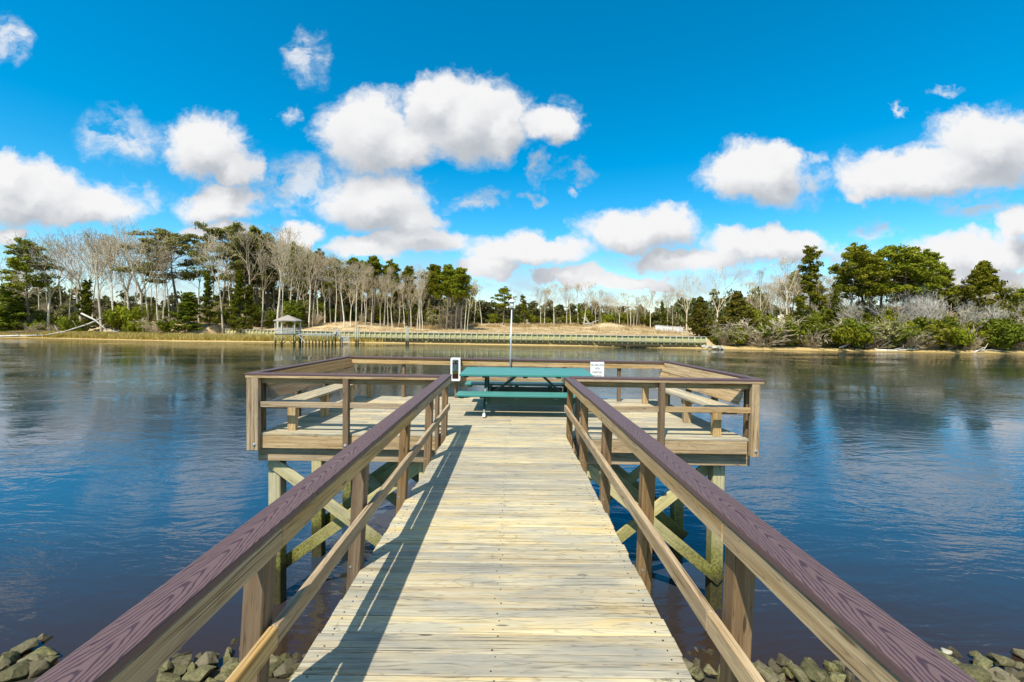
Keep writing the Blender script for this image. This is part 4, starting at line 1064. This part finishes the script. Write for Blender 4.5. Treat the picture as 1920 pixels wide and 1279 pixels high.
for i, x in enumerate(range(884, 1300, 14)):
    k = ['darkshrub', 'round', 'tallshrub', 'darkshrub', 'round'][i % 5]
    plant(k, x + trng.uniform(-5, 5), 586 + trng.uniform(-8, 8) + (6 if x < 1000 else 0), 134 + trng.uniform(0, 10), {'darkshrub': 'dark shrub along the far field edge', 'round': 'bright green shrub along the far field edge', 'tallshrub': 'olive grey shrub along the far field edge'}[k], 'shrubs along the field edge', trng.uniform(1.0, 1.7))
plant('young', 1246, 562, 124, 'dark green young pine behind the low white wall', wide=.8)
plant('young', 1088, 568, 126, 'small bright pine between bare trunks at the middle of the field edge', wide=.8)
for i in range(9):
    x = 890 + i * 52
    plant('loblolly', x, 574 + trng.uniform(-6, 6), 190 + trng.uniform(0, 25), 'distant pine top beyond the far edge of the field', 'distant pines', 1.5)

# --- the right bank
plant('crooked', 1290, 503, 96, 'dead crooked tree left of the dark cedar', wide=.75, var=0)
plant('crooked', 1345, 494, 97, 'dead tree with a wide spreading fork between two cedars', wide=.95, var=1)
plant('thin', 1263, 535, 105, 'thin bare pole above the low white wall', wide=.8)
plant('cone', 1313, 553, 85.5, 'small pointed cedar at the right end of the seawall', wide=1.0, var=0)
plant('cone', 1336, 590, 84, 'short rounded cedar beside the rubble at the seawall end', wide=1.3, var=1)
plant('cone', 1383, 543, 84, 'big brownish green cedar right of the seawall end', wide=1.25, var=0)
plant('darkshrub', 1404, 575, 86, 'dark shrub against the right side of the big cedar', wide=1.1)
plant('tall', 1480, 478, 93, 'pale bare tree left of the tall layered pine', wide=.8, var=1)
plant('thin', 1430, 500, 96, 'thin dead pole between the big cedar and the layered pine', wide=.6)
plant('crooked', 1450, 530, 92, 'grey crooked tree between the big cedar and the layered pine', wide=.7)
plant('layered', 1524, 460, 91, 'tall layered pine standing free left of the big pine clump', wide=.95, var=0)
for i, (x, yt, w) in enumerate(((1592, 459, 1.0), (1622, 452, 1.1), (1655, 455, 1.2), (1690, 459, 1.3), (1722, 468, 1.2), (1752, 490, 1.1), (1640, 470, 1.3), (1705, 478, 1.3))):
    plant('loblolly', x, yt, 90 + (i % 3) * 3, 'tall pine in the big dense clump', 'pines in the big clump', w, var=i)
plant('pyramid', 1845, 487, 90, 'broad pyramid shaped pine at the right of the big clump', wide=.95, var=0)
plant('loblolly', 1774, 512, 95, 'small pine top just right of the big pine clump', wide=.8)
plant('young', 1566, 535, 87, 'yellow green young pine below the left of the big pine clump', wide=.8, var=1)
plant('young', 1500, 560, 86, 'young green pine below the tall layered pine', wide=.9, var=0)
for i, (x, yt, w, l) in enumerate(((1615, 545, .9, -.2), (1660, 540, 1.0, .25), (1705, 528, 1.1, .3), (1745, 540, 1.0, .1), (1775, 560, 1.0, .35), (1815, 556, 1.05, .3), (1860, 560, 1.0, .2), (1900, 545, 1.0, 0.1))):
    plant('brush', x, yt, 84 + (i % 3) * 2.5, 'silvery leafless tree below the pines', 'silvery leaning trees on the right shore', w * .8, lean=l, var=i)
for i, x in enumerate(range(1410, 1920, 19)):
    plant(['tall', 'fan', 'thin'][i % 3], x, 528 + trng.uniform(-14, 30), 96 + trng.uniform(0, 10), 'pale bare tree behind the right shore', 'bare trees behind the right shore', trng.uniform(.8, 1.1))
for i, x in enumerate(range(1350, 1925, 13)):
    k = ['round', 'twiggy', 'darkshrub', 'tallshrub', 'low', 'round', 'twiggy'][i % 7]
    Yb = shore(at(x, 640, 76).x) + 2.6
    plant(k, x + trng.uniform(-5, 5), 607 + trng.uniform(-18, 14), Yb + trng.uniform(0, 2.5), {'round': 'bright green shrub at the shore', 'twiggy': 'leafless grey brush at the shore', 'darkshrub': 'dark green shrub at the shore', 'tallshrub': 'olive grey shrub at the shore', 'low': 'low yellow green shrub at the shore'}[k], 'shrubs overhanging the right shore', trng.uniform(1.0, 1.5))
for i, x in enumerate(range(1400, 1930, 22)):
    k = ['darkshrub', 'tallshrub', 'round', 'twiggy'][i % 4]
    plant(k, x, 572 + trng.uniform(-14, 14), 88 + trng.uniform(0, 5), {'darkshrub': 'dark green thicket shrub up the bank', 'tallshrub': 'olive grey thicket shrub up the bank', 'round': 'bright green thicket shrub up the bank', 'twiggy': 'leafless thicket brush up the bank'}[k], 'thicket under the right bank trees', trng.uniform(.9, 1.3))


for i, x in enumerate(range(20, 330, 24)):
    plant(['tall', 'fan', 'tall', 'thin'][i % 4], x + trng.uniform(-5, 5), np.interp(x, LEFT[0], LEFT[1]) + trng.uniform(14, 60), 106 + trng.uniform(0, 12), 'slim bare tree deep in the left wood', 'bare trees deep in the left wood', trng.uniform(.6, .95))
for i, x in enumerate(range(425, 875, 10)):
    k = ['thin', 'tall', 'grove', 'tall', 'thin', 'fan'][i % 6]
    plant(k, x + trng.uniform(-4, 4), np.interp(x, LEFT[0], LEFT[1]) + trng.uniform(10, 50), 110 + trng.uniform(0, 12), {'grove': 'straight pine deep in the wood'}.get(k, 'slim bare tree deep in the wood'), 'trees deep in the middle wood', trng.uniform(.75, 1.1))
for i, x in enumerate(range(1398, 1590, 12)):
    k = ['tall', 'fan', 'loblolly', 'tall', 'thin'][i % 5]
    plant(k, x + trng.uniform(-4, 4), np.interp(x, [1390, 1440, 1480, 1560, 1590], [540, 520, 492, 500, 490]) + trng.uniform(0, 40), 100 + trng.uniform(0, 10), {'loblolly': 'green pine crown behind the right shore trees'}.get(k, 'slim bare tree deep in the right wood'), 'trees deep in the right wood', trng.uniform(.8, 1.0))
for i, x in enumerate(range(1770, 1925, 14)):
    plant(['tall', 'loblolly', 'fan'][i % 3], x + trng.uniform(-4, 4), 532 + trng.uniform(-6, 24), 98 + trng.uniform(0, 8), ['slim bare tree', 'green pine crown', 'spreading bare tree'][i % 3] + ' at the far right', 'trees at the far right', trng.uniform(.8, 1.1))
# far woods that read as one mass
def wood_mass(name, x0, x1, Y0, Y1, n, h0, h1, label, mat='farwood', per=60, size=.5):
    rng = np.random.RandomState(int(abs(x0)) + n); C, RD = [], []
    for i in range(n):
        X = rng.uniform(x0, x1); Y = rng.uniform(Y0, Y1); z = land(X, Y); h = rng.uniform(h0, h1)
        for k in range(4): C.append((X + rng.normal(0, .8), Y + rng.normal(0, .8), z + h * (0.15 + .8 * rng.rand()))); RD.append(rng.uniform(.9, 1.8))
    V, F = leaves(rng, C, RD, per, size, .9, .3)
    tag(place(name, np_mesh(name, V, F, [mat]), Matrix()), label, 'woods', kind='stuff')
wood_mass('far_wood', -190, -12, 116, 150, 230, 3, 9.5, 'dim undergrowth deep inside the left wood')
wood_mass('far_wood', -84, -12, 116, 142, 190, 7, 14, 'grey olive brush between the trunks of the middle wood', 'scrub')
wood_mass('far_wood', -18, 64, 146, 175, 170, 3.5, 9.0, 'distant wood closing the far end of the sandy field')
wood_mass('far_wood', 44, 190, 104, 135, 190, 4, 12, 'dim wood behind the trees on the right bank')

wood_mass('far_wood', 96, 300, 86, 112, 260, 4, 12, 'wood continuing along the right bank')
wood_mass('far_wood', -300, -124, 104, 130, 260, 4, 12, 'wood continuing along the left bank')
# grasses
def blades(name, pts, h, w, mat, label, seed):
    rng = np.random.RandomState(seed); P = np.array(pts); n = len(P)
    a = rng.rand(n) * 6.283; dx = np.stack([np.cos(a), np.sin(a), np.zeros(n)], 1) * (w * (.6 + .8 * rng.rand(n)))[:, None]
    hh = h * (.5 + .8 * rng.rand(n)); tip = P + np.stack([rng.normal(0, .22, n) * hh, rng.normal(0, .22, n) * hh, hh], 1)
    V = np.stack([P - dx, P + dx, tip], 1).reshape(-1, 3)
    return tag(place(name, np_mesh(name, V, np.arange(n * 3).reshape(-1, 3), [mat]), Matrix()), label, 'grass', kind='stuff')
g = np.random.RandomState(8); pts = []
while len(pts) < 26000:
    X = g.uniform(-130, -24); s = shore(X); t = 1.6 + 6.5 * g.rand() ** 1.3
    if X > -68 and s + t > wall_y(X) - .4: continue
    if g.rand() > smooth(-24, -34, -X * -1) + .4 and X > -34: continue
    if bumpy(X * 2, s + t) < -.35: continue
    pts.append((X, s + t, land(X, s + t) - .05))
blades('marsh_grass', pts, 1.0, .07, 'marsh', 'golden marsh grass along the left waterline', 4)
pts = []
while len(pts) < 26000:
    X = g.uniform(-67, 38); Y = wall_y(X) + .8 + (40 * g.rand() ** .8)
    if bumpy(X * 1.5, Y * 3) < .0: continue
    pts.append((X, Y, land(X, Y) - .03))
blades('dry_grass', pts, .30, .05, 'dry', 'short dry grass over the sandy field', 5)
pts = []
while len(pts) < 6000:
    X = g.uniform(-58, 40); Y = 116 + g.uniform(0, 12) + (0 if X > -15 else -12)
    if X > 20 and g.rand() < .5: Y = g.uniform(96, 108)
    if bumpy(X * 2, Y) < .1: continue
    pts.append((X, Y, land(X, Y) - .03))
blades('tall_dry_grass', pts, 1.0, .06, 'dry', 'tall dry reeds at the far edge of the field', 6)

# ------------------------------------------------------------------ seawall
wall = thing('seawall', 'long timber seawall with evenly spaced posts holding back the sandy field', 'seawall', (0, 84, 0))
def wz(X): return 2.33
S_ = [p[0] for p in WALL]
run = [Vector((x, y, 0)) for x, y in WALL]
cum = [0]
for a, b in zip(run, run[1:]): cum.append(cum[-1] + (b - a).length)
def along(s):
    for i in range(len(run) - 1):
        if s <= cum[i + 1] or i == len(run) - 2:
            t = (s - cum[i]) / (cum[i + 1] - cum[i]); return run[i].lerp(run[i + 1], t), (run[i + 1] - run[i]).normalized()
s, step = 0.0, 1.12
rng = random.Random(4)
while s < cum[-1] - .1:
    p, d = along(s); q, _ = along(min(cum[-1], s + step)); n = Vector((d.y, -d.x, 0)); 
    if n.y > 0: n = -n
    zt = wz(p.x)
    a = p + n * .16
    board('post', (a.x, a.y, -.3), (a.x, a.y, zt - .05 + rng.uniform(-.04, .03)), .2, .2, 'seapost', wall, up=tuple(n), bev=.01)
    dd = (q - p).normalized()
    pa, qa = p + dd * .01, q - dd * .01
    board('panel', (pa.x, pa.y, 1.15), (qa.x, qa.y, 1.15), .08, 2.2, 'seawall', wall, bev=.01)
    s += step
p, d = along(cum[-1]); board('post', (p.x, p.y - .16, -.3), (p.x, p.y - .16, 2.2), .22, .22, 'seapost', wall, up=(0, -1, 0))
for i in range(len(run) - 1):
    a, b = run[i], run[i + 1]
    m = max(1, round((b - a).length / 6.0))
    for k in range(m):
        p, q = a.lerp(b, k / m), a.lerp(b, (k + 1) / m - .002)
        for z, w, t, off in ((1.30, .12, .16, -.32), (.40, .12, .16, -.32)):
            board('wale', (p.x, p.y + off, z), (q.x, q.y + off, z), w, t, 'seapost', wall, bev=.01)
        board('cap_plank', (p.x, p.y - .12, wz(0)), (q.x, q.y - .12, wz(0)), .42, .06, 'bleached', wall, bev=.01)

# pale rubble at the wall's right end
def rock_mesh(seed, mat='rock', n=15, flat=.7):
    rng = np.random.RandomState(seed); bm = bmesh.new()
    for i in range(n):
        v = rng.normal(size=3); v /= np.linalg.norm(v); v *= rng.uniform(.75, 1.0); bm.verts.new((v[0], v[1] * rng.uniform(.75, 1), v[2] * flat))
    res = bmesh.ops.convex_hull(bm, input=bm.verts)
    bmesh.ops.delete(bm, geom=[e for e in res['geom_interior'] if isinstance(e, bmesh.types.BMVert)], context='VERTS')
    bmesh.ops.bevel(bm, geom=bm.edges[:], offset=.03, segments=1, affect='EDGES')
    bmesh.ops.triangulate(bm, faces=bm.faces[:])
    bmesh.ops.subdivide_edges(bm, edges=bm.edges[:], cuts=1, use_grid_fill=True)
    ph = rng.rand(6, 3) * 6.28
    for v in bm.verts:
        c = v.co; k = sum(math.sin(c.x * (3 + 2.3 * i) + ph[i, 0]) * math.sin(c.y * (3 + 2.1 * i) + ph[i, 1]) * math.sin(c.z * (3 + 2.5 * i) + ph[i, 2]) / (1 + i) for i in range(5))
        v.co += v.normal * k * .07
    me = bpy.data.meshes.new('rock'); bm.to_mesh(me); bm.free(); me.materials.append(M[mat])
    me.polygons.foreach_set('use_smooth', [True] * len(me.polygons)); me.set_sharp_from_angle(angle=R(20))
    return me
ROCKS = [rock_mesh(100 + i) for i in range(8)]
PALER = [rock_mesh(120 + i, 'paleRock') for i in range(3)]
rr = random.Random(9)
for i in range(16):
    x = 1318 + (i % 8) * 5.2 + rr.uniform(-3, 3); Y = 79.3 - (i // 8) * .9 - (i % 8) * .18; P = at(x, 650, Y)
    o = place('pale_stone', PALER[i % 3], Matrix.Translation((P.x, Y, land(P.x, Y) + .22)) @ Euler((rr.random() * 6, rr.random() * 6, rr.random() * 6)).to_matrix().to_4x4() @ Matrix.Diagonal((.55, .55, .45, 1)))
    tag(o, 'pale stone in the rubble heap at the right end of the seawall', 'stone', 'pale rubble at the seawall end')
# low white wall beyond the field
a, b = at(1229, 610, 106), at(1281, 611, 106)
lw = thing('low_wall', 'low white wall standing in dry grass behind the right part of the seawall', 'wall', ((a.x + b.x) / 2, 106, a.z - 2))
for i in range(4):
    p, q = a.lerp(b, i / 4), a.lerp(b, (i + 1) / 4)
    board('wall_panel', (p.x + .01, 106, land(p.x, 106) + .1 + .55), (q.x - .01, 106, land(q.x, 106) + .1 + .55), .18, 1.2, 'whitewall', lw, bev=.01)
board('coping', (a.x - .05, 106, land(a.x, 106) + 1.3), (b.x + .05, 106, land(b.x, 106) + 1.3), .28, .08, 'white', lw)

# ------------------------------------------------------------------ gazebo and its pier
gz = at(540, 624, 78.5); GX, GY, GF = gz.x, 78.5, 2.15
gaz = thing('gazebo', 'small wooden gazebo with a hipped grey roof standing on stilts', 'gazebo', (GX, GY, GF))
apex = at(540, 590.5, GY).z; eave = at(540, 601, GY).z; GW = 2.45
mb = MB(); c = Vector((GX, GY, 0))
crn = [(GX + GW * math.cos(R(30 + 60 * k)), GY + GW * math.sin(R(30 + 60 * k))) for k in range(6)]
mb.poly([(x, y, eave) for x, y in crn] + [(GX, GY, apex)] + [(x * .999 + GX * .001, y, eave - .16) for x, y in crn],
        [(k, (k + 1) % 6, 6) for k in range(6)] + [(k, 7 + k, 7 + (k + 1) % 6, (k + 1) % 6) for k in range(6)] + [tuple(7 + k for k in range(6))])
mb.build('roof', 'shingle', gaz)
for k in range(6):
    x, y = GX + (GW - .35) * math.cos(R(30 + 60 * k)), GY + (GW - .35) * math.sin(R(30 + 60 * k))
    board('post', (x, y, GF - .1), (x, y, eave - .1), .16, .16, 'seapost', gaz, up=(0, -1, 0))
    board('stilt', (x, y, -1.5), (x, y, GF - .2), .2, .2, 'pile', gaz, up=(0, -1, 0))
    x2, y2 = GX + (GW - .35) * math.cos(R(90 + 60 * k)), GY + (GW - .35) * math.sin(R(90 + 60 * k))
    if k != 5:
        for z in (.28, .62, .95): board('rail', (x, y, GF + z), (x2, y2, GF + z), .06, .12, 'bleached', gaz)
        for t in np.linspace(.12, .88, 7): board('baluster', (x + (x2 - x) * t, y + (y2 - y) * t, GF + .1), (x + (x2 - x) * t, y + (y2 - y) * t, GF + .92), .05, .05, 'bleached', gaz, up=(0, -1, 0))
    board('rim_board', (x, y, GF - .12), (x2, y2, GF - .12), .08, .26, 'bleached', gaz)
    if k in (3, 4, 5): 
        board('brace', (x, y - .12, .1), (x2, y2 - .12, GF - .3), .06, .14, 'pile', gaz)
        board('brace', (x, y - .2, GF - .3), (x2, y2 - .2, .1), .06, .14, 'pile', gaz)
mb = MB(); mb.poly([(x, y, GF) for x, y in crn] + [(x, y, GF - .06) for x, y in crn], [tuple(range(6)), tuple(range(6, 12))[::-1]] + [(k, 6 + k, 6 + (k + 1) % 6, (k + 1) % 6) for k in range(6)])
mb.build('deck', 'bleached', gaz)
x0, x1 = GX + GW - .3, at(630, 630, 81.5).x
pier = thing('narrow_pier', 'narrow pale pier on thin legs joining the gazebo to the steps', 'pier', ((x0 + x1) / 2, 80, 2.0))
n = 24
def pp_(t, off=0, z=0): return (x0 + (x1 - x0) * t, 78.7 + 2.8 * t + off, z)
for i in range(n): board('plank', pp_(i / n, 0, 2.05), pp_((i + .97) / n, 0, 2.05), 1.3, .05, 'bleached', pier, bev=0)
for off in (-.66, .66): board('side_beam', pp_(0, off, 1.92), pp_(1, off, 1.92), .06, .24, 'bleached', pier)
for i in range(11):
    for off in (-.6, .6): board('leg', pp_((i + .3) / 11, off, -1.2), pp_((i + .3) / 11, off, 1.85), .15, .15, 'pile', pier, up=(0, -1, 0))
board('brace', pp_(.01, -.74, 1.8), pp_(.20, -.74, .35), .05, .16, 'bleached', pier)
board('brace', pp_(.14, -.72, .4), pp_(.28, -.72, 1.8), .05, .14, 'pile', pier)
board('brace', pp_(.70, -.74, .3), pp_(.84, -.74, 1.7), .05, .14, 'pile', pier)
st = thing('steps', 'pale wooden steps with handrails between the narrow pier and the seawall', 'steps', pp_(1, 0, 1.6))
sx0 = x1; 
a0 = at(627, 614, 81.6); a1 = at(640, 626, 82.2)
for off in (-.55, .55):
    board('handrail', (a0.x, 81.6 + off, a0.z), (a1.x, 82.2 + off, a1.z), .07, .16, 'bleached', st)
    board('stair_stringer', (a0.x, 81.6 + off, a0.z - .95), (a1.x, 82.2 + off, a1.z - .95), .07, .2, 'bleached', st)
    for t in (0, .33, .66, 1): q = a0.lerp(a1, t); board('post', (q.x, 81.6 + .6 * t + off, -1.0 if t in (0, 1) else q.z - 1), (q.x, 81.6 + .6 * t + off, q.z + .05), .11, .11, 'pile' if t in (0, 1) else 'bleached', st, up=(0, -1, 0))
for k in range(6): q = a0.lerp(a1, (k + .5) / 6); board('tread', (q.x, 81.1 + .1 * k, q.z - .9), (q.x, 82.3 + .1 * k, q.z - .9), .3, .05, 'bleached', st)
b0, b1 = at(640, 633, 82.4), at(656, 633.5, 82.6)
lp = thing('landing', 'small pale railed landing at the foot of the steps by the seawall', 'landing', (b0.x, 82.5, 1))
board('deck', (b0.x, 82.9, b0.z - .9), (b1.x, 83.0, b1.z - .9), 1.4, .08, 'bleached', lp)
for z in (0, -.32, -.62): board('rail', (b0.x, 82.2, b0.z + .2 + z), (b1.x, 82.3, b1.z + .2 + z), .06, .12, 'bleached', lp)
for t in np.linspace(0, 1, 6): q = b0.lerp(b1, t); board('post', (q.x, 82.24, -1.0 if t in (0, 1) else q.z - .95), (q.x, 82.24, q.z + .3), .1, .1, 'bleached', lp, up=(0, -1, 0))
for x, yt, Y, lb in ((667.5, 614, 83.2, 'left mooring pile of the pair right of the steps'), (671.5, 616, 83.0, 'right mooring pile of the pair right of the steps'), (762.0, 613, 82.6, 'left mooring pile of the pair near the middle of the seawall'), (765.5, 615, 82.4, 'right mooring pile of the pair near the middle of the seawall')):
    P = at(x, yt, Y); o = thing('mooring_pile', lb, 'mooring pile', (P.x, Y, 0), 'mooring piles before the seawall')
    mb = MB(); mb.tube([(P.x, Y, -2), (P.x, Y, P.z - .05), (P.x, Y, P.z)], [.17, .155, .13], 10); mb.build('shaft', 'seapost', o)
    mb = MB(); mb.lathe([(.14, 0), (.15, .03), (.03, .10)], (P.x, Y, P.z - .01), 10); mb.build('pile_cap', 'bleached', o)

# ------------------------------------------------------------------ fallen trunks
def log(pts, rad, label, mat='drift', twigs=0, seed=1):
    pts = [Vector(p) for p in pts]
    o = thing('fallen_trunk', label, 'fallen tree', tuple(pts[0]))
    rng = random.Random(seed); mb = MB(); mb.tube(pts, [rad * (1 - .6 * i / (len(pts) - 1)) for i in range(len(pts))], 8); mb.build('trunk', mat, o, smooth=True)
    for k in range(twigs):
        t = rng.uniform(.35, .98) * (len(pts) - 1); i = min(int(t), len(pts) - 2); p = pts[i].lerp(pts[i + 1], t - i)
        d = Vector((rng.uniform(-1, 1), rng.uniform(-.6, .3), rng.uniform(.0, 1.0))).normalized() * rng.uniform(.8, 2.6)
        mb = MB(); mb.tube([p, p + d * .5 + Vector((0, 0, .1)), p + d + Vector((rng.uniform(-.3, .3), 0, rng.uniform(-.2, .3)))], [rad * .38, rad * .26, rad * .12], 6); mb.build('branch', mat, o, smooth=True)
def A_(x, y, Y): return at(x, y, Y)
log([A_(153, 588, 92), A_(178, 600, 91), A_(201, 620, 89.5)], .22, 'pale bare trunk fallen down the bluff, upper end to the left', seed=2, twigs=2)
log([A_(190, 597, 92), A_(165, 608, 90.5), A_(120, 622, 89), A_(85, 628, 88.5)], .2, 'long pale trunk fallen across another one, tip in the marsh grass', seed=3, twigs=4)
log([A_(0, 630.5, 89), A_(40, 629.5, 88.7), A_(82, 628.5, 88.2)], .22, 'grey log lying along the waterline at the far left', seed=4, twigs=2)
log([A_(20, 624, 90), A_(60, 621.5, 89.5), A_(95, 619, 89)], .16, 'thin dark log lying above another at the far left waterline', mat='bark', seed=5)
log([A_(205, 621, 89), A_(222, 622, 88.6)], .18, 'short pale log lying right of the crossed fallen trunks', seed=6, twigs=1)
log([A_(1664, 631, 80), A_(1690, 616, 80.5), A_(1714, 603, 81)], .16, 'straight white trunk leaning up to the right on the right bank', seed=7)
log([A_(1716, 632, 79), A_(1707, 622, 79.5), A_(1698, 612, 80)], .14, 'white broken trunk leaning left beside another on the right bank', seed=8, twigs=2)
log([A_(1640, 657, 76.5), A_(1680, 657.5, 76), A_(1722, 654.5, 76.4)], .24, 'long grey log lying on the sand of the right shore', seed=9, twigs=3)
log([A_(1622, 652, 77), A_(1636, 648, 77), A_(1652, 655, 76.5)], .3, 'tangled dark driftwood at the left end of the long shore log', mat='bark', seed=10, twigs=8)
log([A_(1775, 656, 77), A_(1800, 640, 77.5), A_(1830, 618, 78), A_(1852, 606, 78.5)], .34, 'dark trunk leaning far out over the right shore', mat='bark', seed=11, twigs=6)
log([A_(1825, 662, 75.6), A_(1838, 656, 76), A_(1842, 662, 75.5)], .25, 'curved pale root at the waterline far right', seed=12, twigs=4)
log([A_(1575, 652, 77), A_(1590, 646, 77.4), A_(1592, 638, 77.6)], .16, 'bent grey snag at the water below the big pine clump', seed=13, twigs=4)
log([A_(1634, 640, 80), A_(1640, 625, 80), A_(1642, 612, 80)], .16, 'upright white stump on the right bank below the pines', seed=14, twigs=3)
log([A_(1098, 609, 117), A_(1104, 605, 117), A_(1110, 610, 116.5)], .3, 'grey heap of dead branches left of the sand mound', seed=15, twigs=9)

# ------------------------------------------------------------------ boulders on the near shore
NAMED = [  # x, y (centre in the photograph), half width px, half height px, label
    (44, 1214, 22, 12, 'small pointed brown rock standing alone in the water at far left'),
    (36, 1258, 32, 24, 'big rounded mossy boulder at the lower left corner'),
    (62, 1238, 26, 14, 'flat pale mossy boulder behind the big one at the lower left corner'),
    (4, 1246, 14, 12, 'rock cut by the left edge at the lower left corner'),
    (90, 1222, 34, 12, 'long low dark rock beside the left railing at the waterline'),
    (92, 1240, 16, 14, 'small dark mossy rock against the left railing'),
    (333, 1247, 28, 24, 'tall mossy boulder leftmost of those showing under the left railing'),
    (388, 1242, 24, 16, 'boulder crusted with white barnacles under the left railing'),
    (372, 1266, 36, 16, 'broad flat mossy boulder in front of the barnacled one'),
    (432, 1250, 22, 20, 'mossy boulder right of the barnacled one under the left railing'),
    (420, 1268, 20, 12, 'small crumbly boulder left of the left middle rail'),
    (312, 1274, 28, 12, 'low mossy boulder at the bottom edge under the left railing'),
    (396, 1279, 18, 12, 'pointed pale rock at the bottom edge under the left railing'),
    (536, 1254, 26, 20, 'square green boulder right of the first left post'),
    (560, 1264, 34, 18, 'long mossy boulder against the left edge of the planks'),
    (1466, 1238, 14, 14, 'upright brown rock under the right railing at the waterline'),
    (1438, 1264, 28, 16, 'flat olive boulder under the right middle rail'),
    (1492, 1262, 30, 16, 'mottled mossy boulder in the middle under the right railing'),
    (1535, 1266, 34, 16, 'long flat boulder beside the right cap board under the railing'),
    (1406, 1250, 18, 14, 'low brown rock beside the right post'),
    (1332, 1256, 16, 12, 'small round rock right of the plank edge'),
    (1306, 1262, 18, 14, 'dark rock half under the right plank edge'),
    (1738, 1213, 12, 9, 'small bright white stone beside the right cap board'),
    (1776, 1222, 28, 14, 'smooth brown boulder right of the small white stone'),
    (1776, 1240, 28, 15, 'grey green boulder just below the smooth brown one'),
    (1830, 1227, 13, 9, 'small rounded stone standing alone in shallow water'),
    (1840, 1244, 22, 8, 'wet flat stone just awash near the lower right corner'),
    (1876, 1239, 22, 16, 'round brown boulder near the right edge'),
    (1912, 1222, 20, 12, 'dark slab cut by the right edge'),
    (1820, 1264, 36, 18, 'big low brown boulder in the lower right group'),
    (1876, 1268, 26, 14, 'tilted olive boulder near the lower right corner'),
    (1906, 1268, 18, 16, 'yellowish block at the lower right corner'),
    (1800, 1262, 12, 18, 'pale upright sliver of rock by the right cap board'),
    (1912, 1248, 12, 10, 'small mossy rock above the yellowish block'),
]
rr = random.Random(21)
for i, (x, y, hw, hh, lb) in enumerate(NAMED):
    z = 0.06 if y < 1235 else .14
    c = onz(x, y, z); k = c.y / FPX
    sx, sz = hw * k * 1.12, max(hh * k * 1.15, .08)
    if 'white stone' in lb: sx *= .42; sz *= .42
    sy = (sx + sz) * .55
    mat_ = PALER if 'white stone' in lb else ROCKS
    rot = Euler((rr.uniform(-.2, .2), rr.uniform(-.35, .35), rr.uniform(0, 6.28))).to_matrix().to_4x4()
    me = mat_[i % len(mat_)]
    o = place('boulder', me, Matrix.Translation(c) @ Matrix.Diagonal((sx, sy, sz, 1)) @ rot)
    tag(o, lb, 'rock')
fillers = []
for i in range(190):
    X = -7.2 + 14.4 * (i + rr.uniform(.1, .9)) / 190
    fillers.append((X, 5.28 + .72 * rr.random() ** 1.5))
for X, Y in fillers:
    if -1.15 < X < .95: continue
    s = rr.uniform(.09, .20) * (1 if Y < 5.6 else .8); px = 960 + X / Y * 780
    where = ('beside the left cap board' if px < 200 else 'beneath the left top rail' if px < 440 else 'near the left plank edge') if X < 0 else ('near the right plank edge' if px < 1400 else 'beneath the right top rail' if px < 1640 else 'beside the right cap board')
    o = place('boulder', ROCKS[rr.randrange(8)], Matrix.Translation((X, Y, max(nearland(X, Y) + .07, -.045))) @ Euler((rr.random() * 6, rr.random() * 6, rr.random() * 6)).to_matrix().to_4x4() @ Matrix.Diagonal((s, s, s * .8, 1)))
    tag(o, 'small mossy riprap stone at the water ' + where, 'rock', 'riprap ' + where)
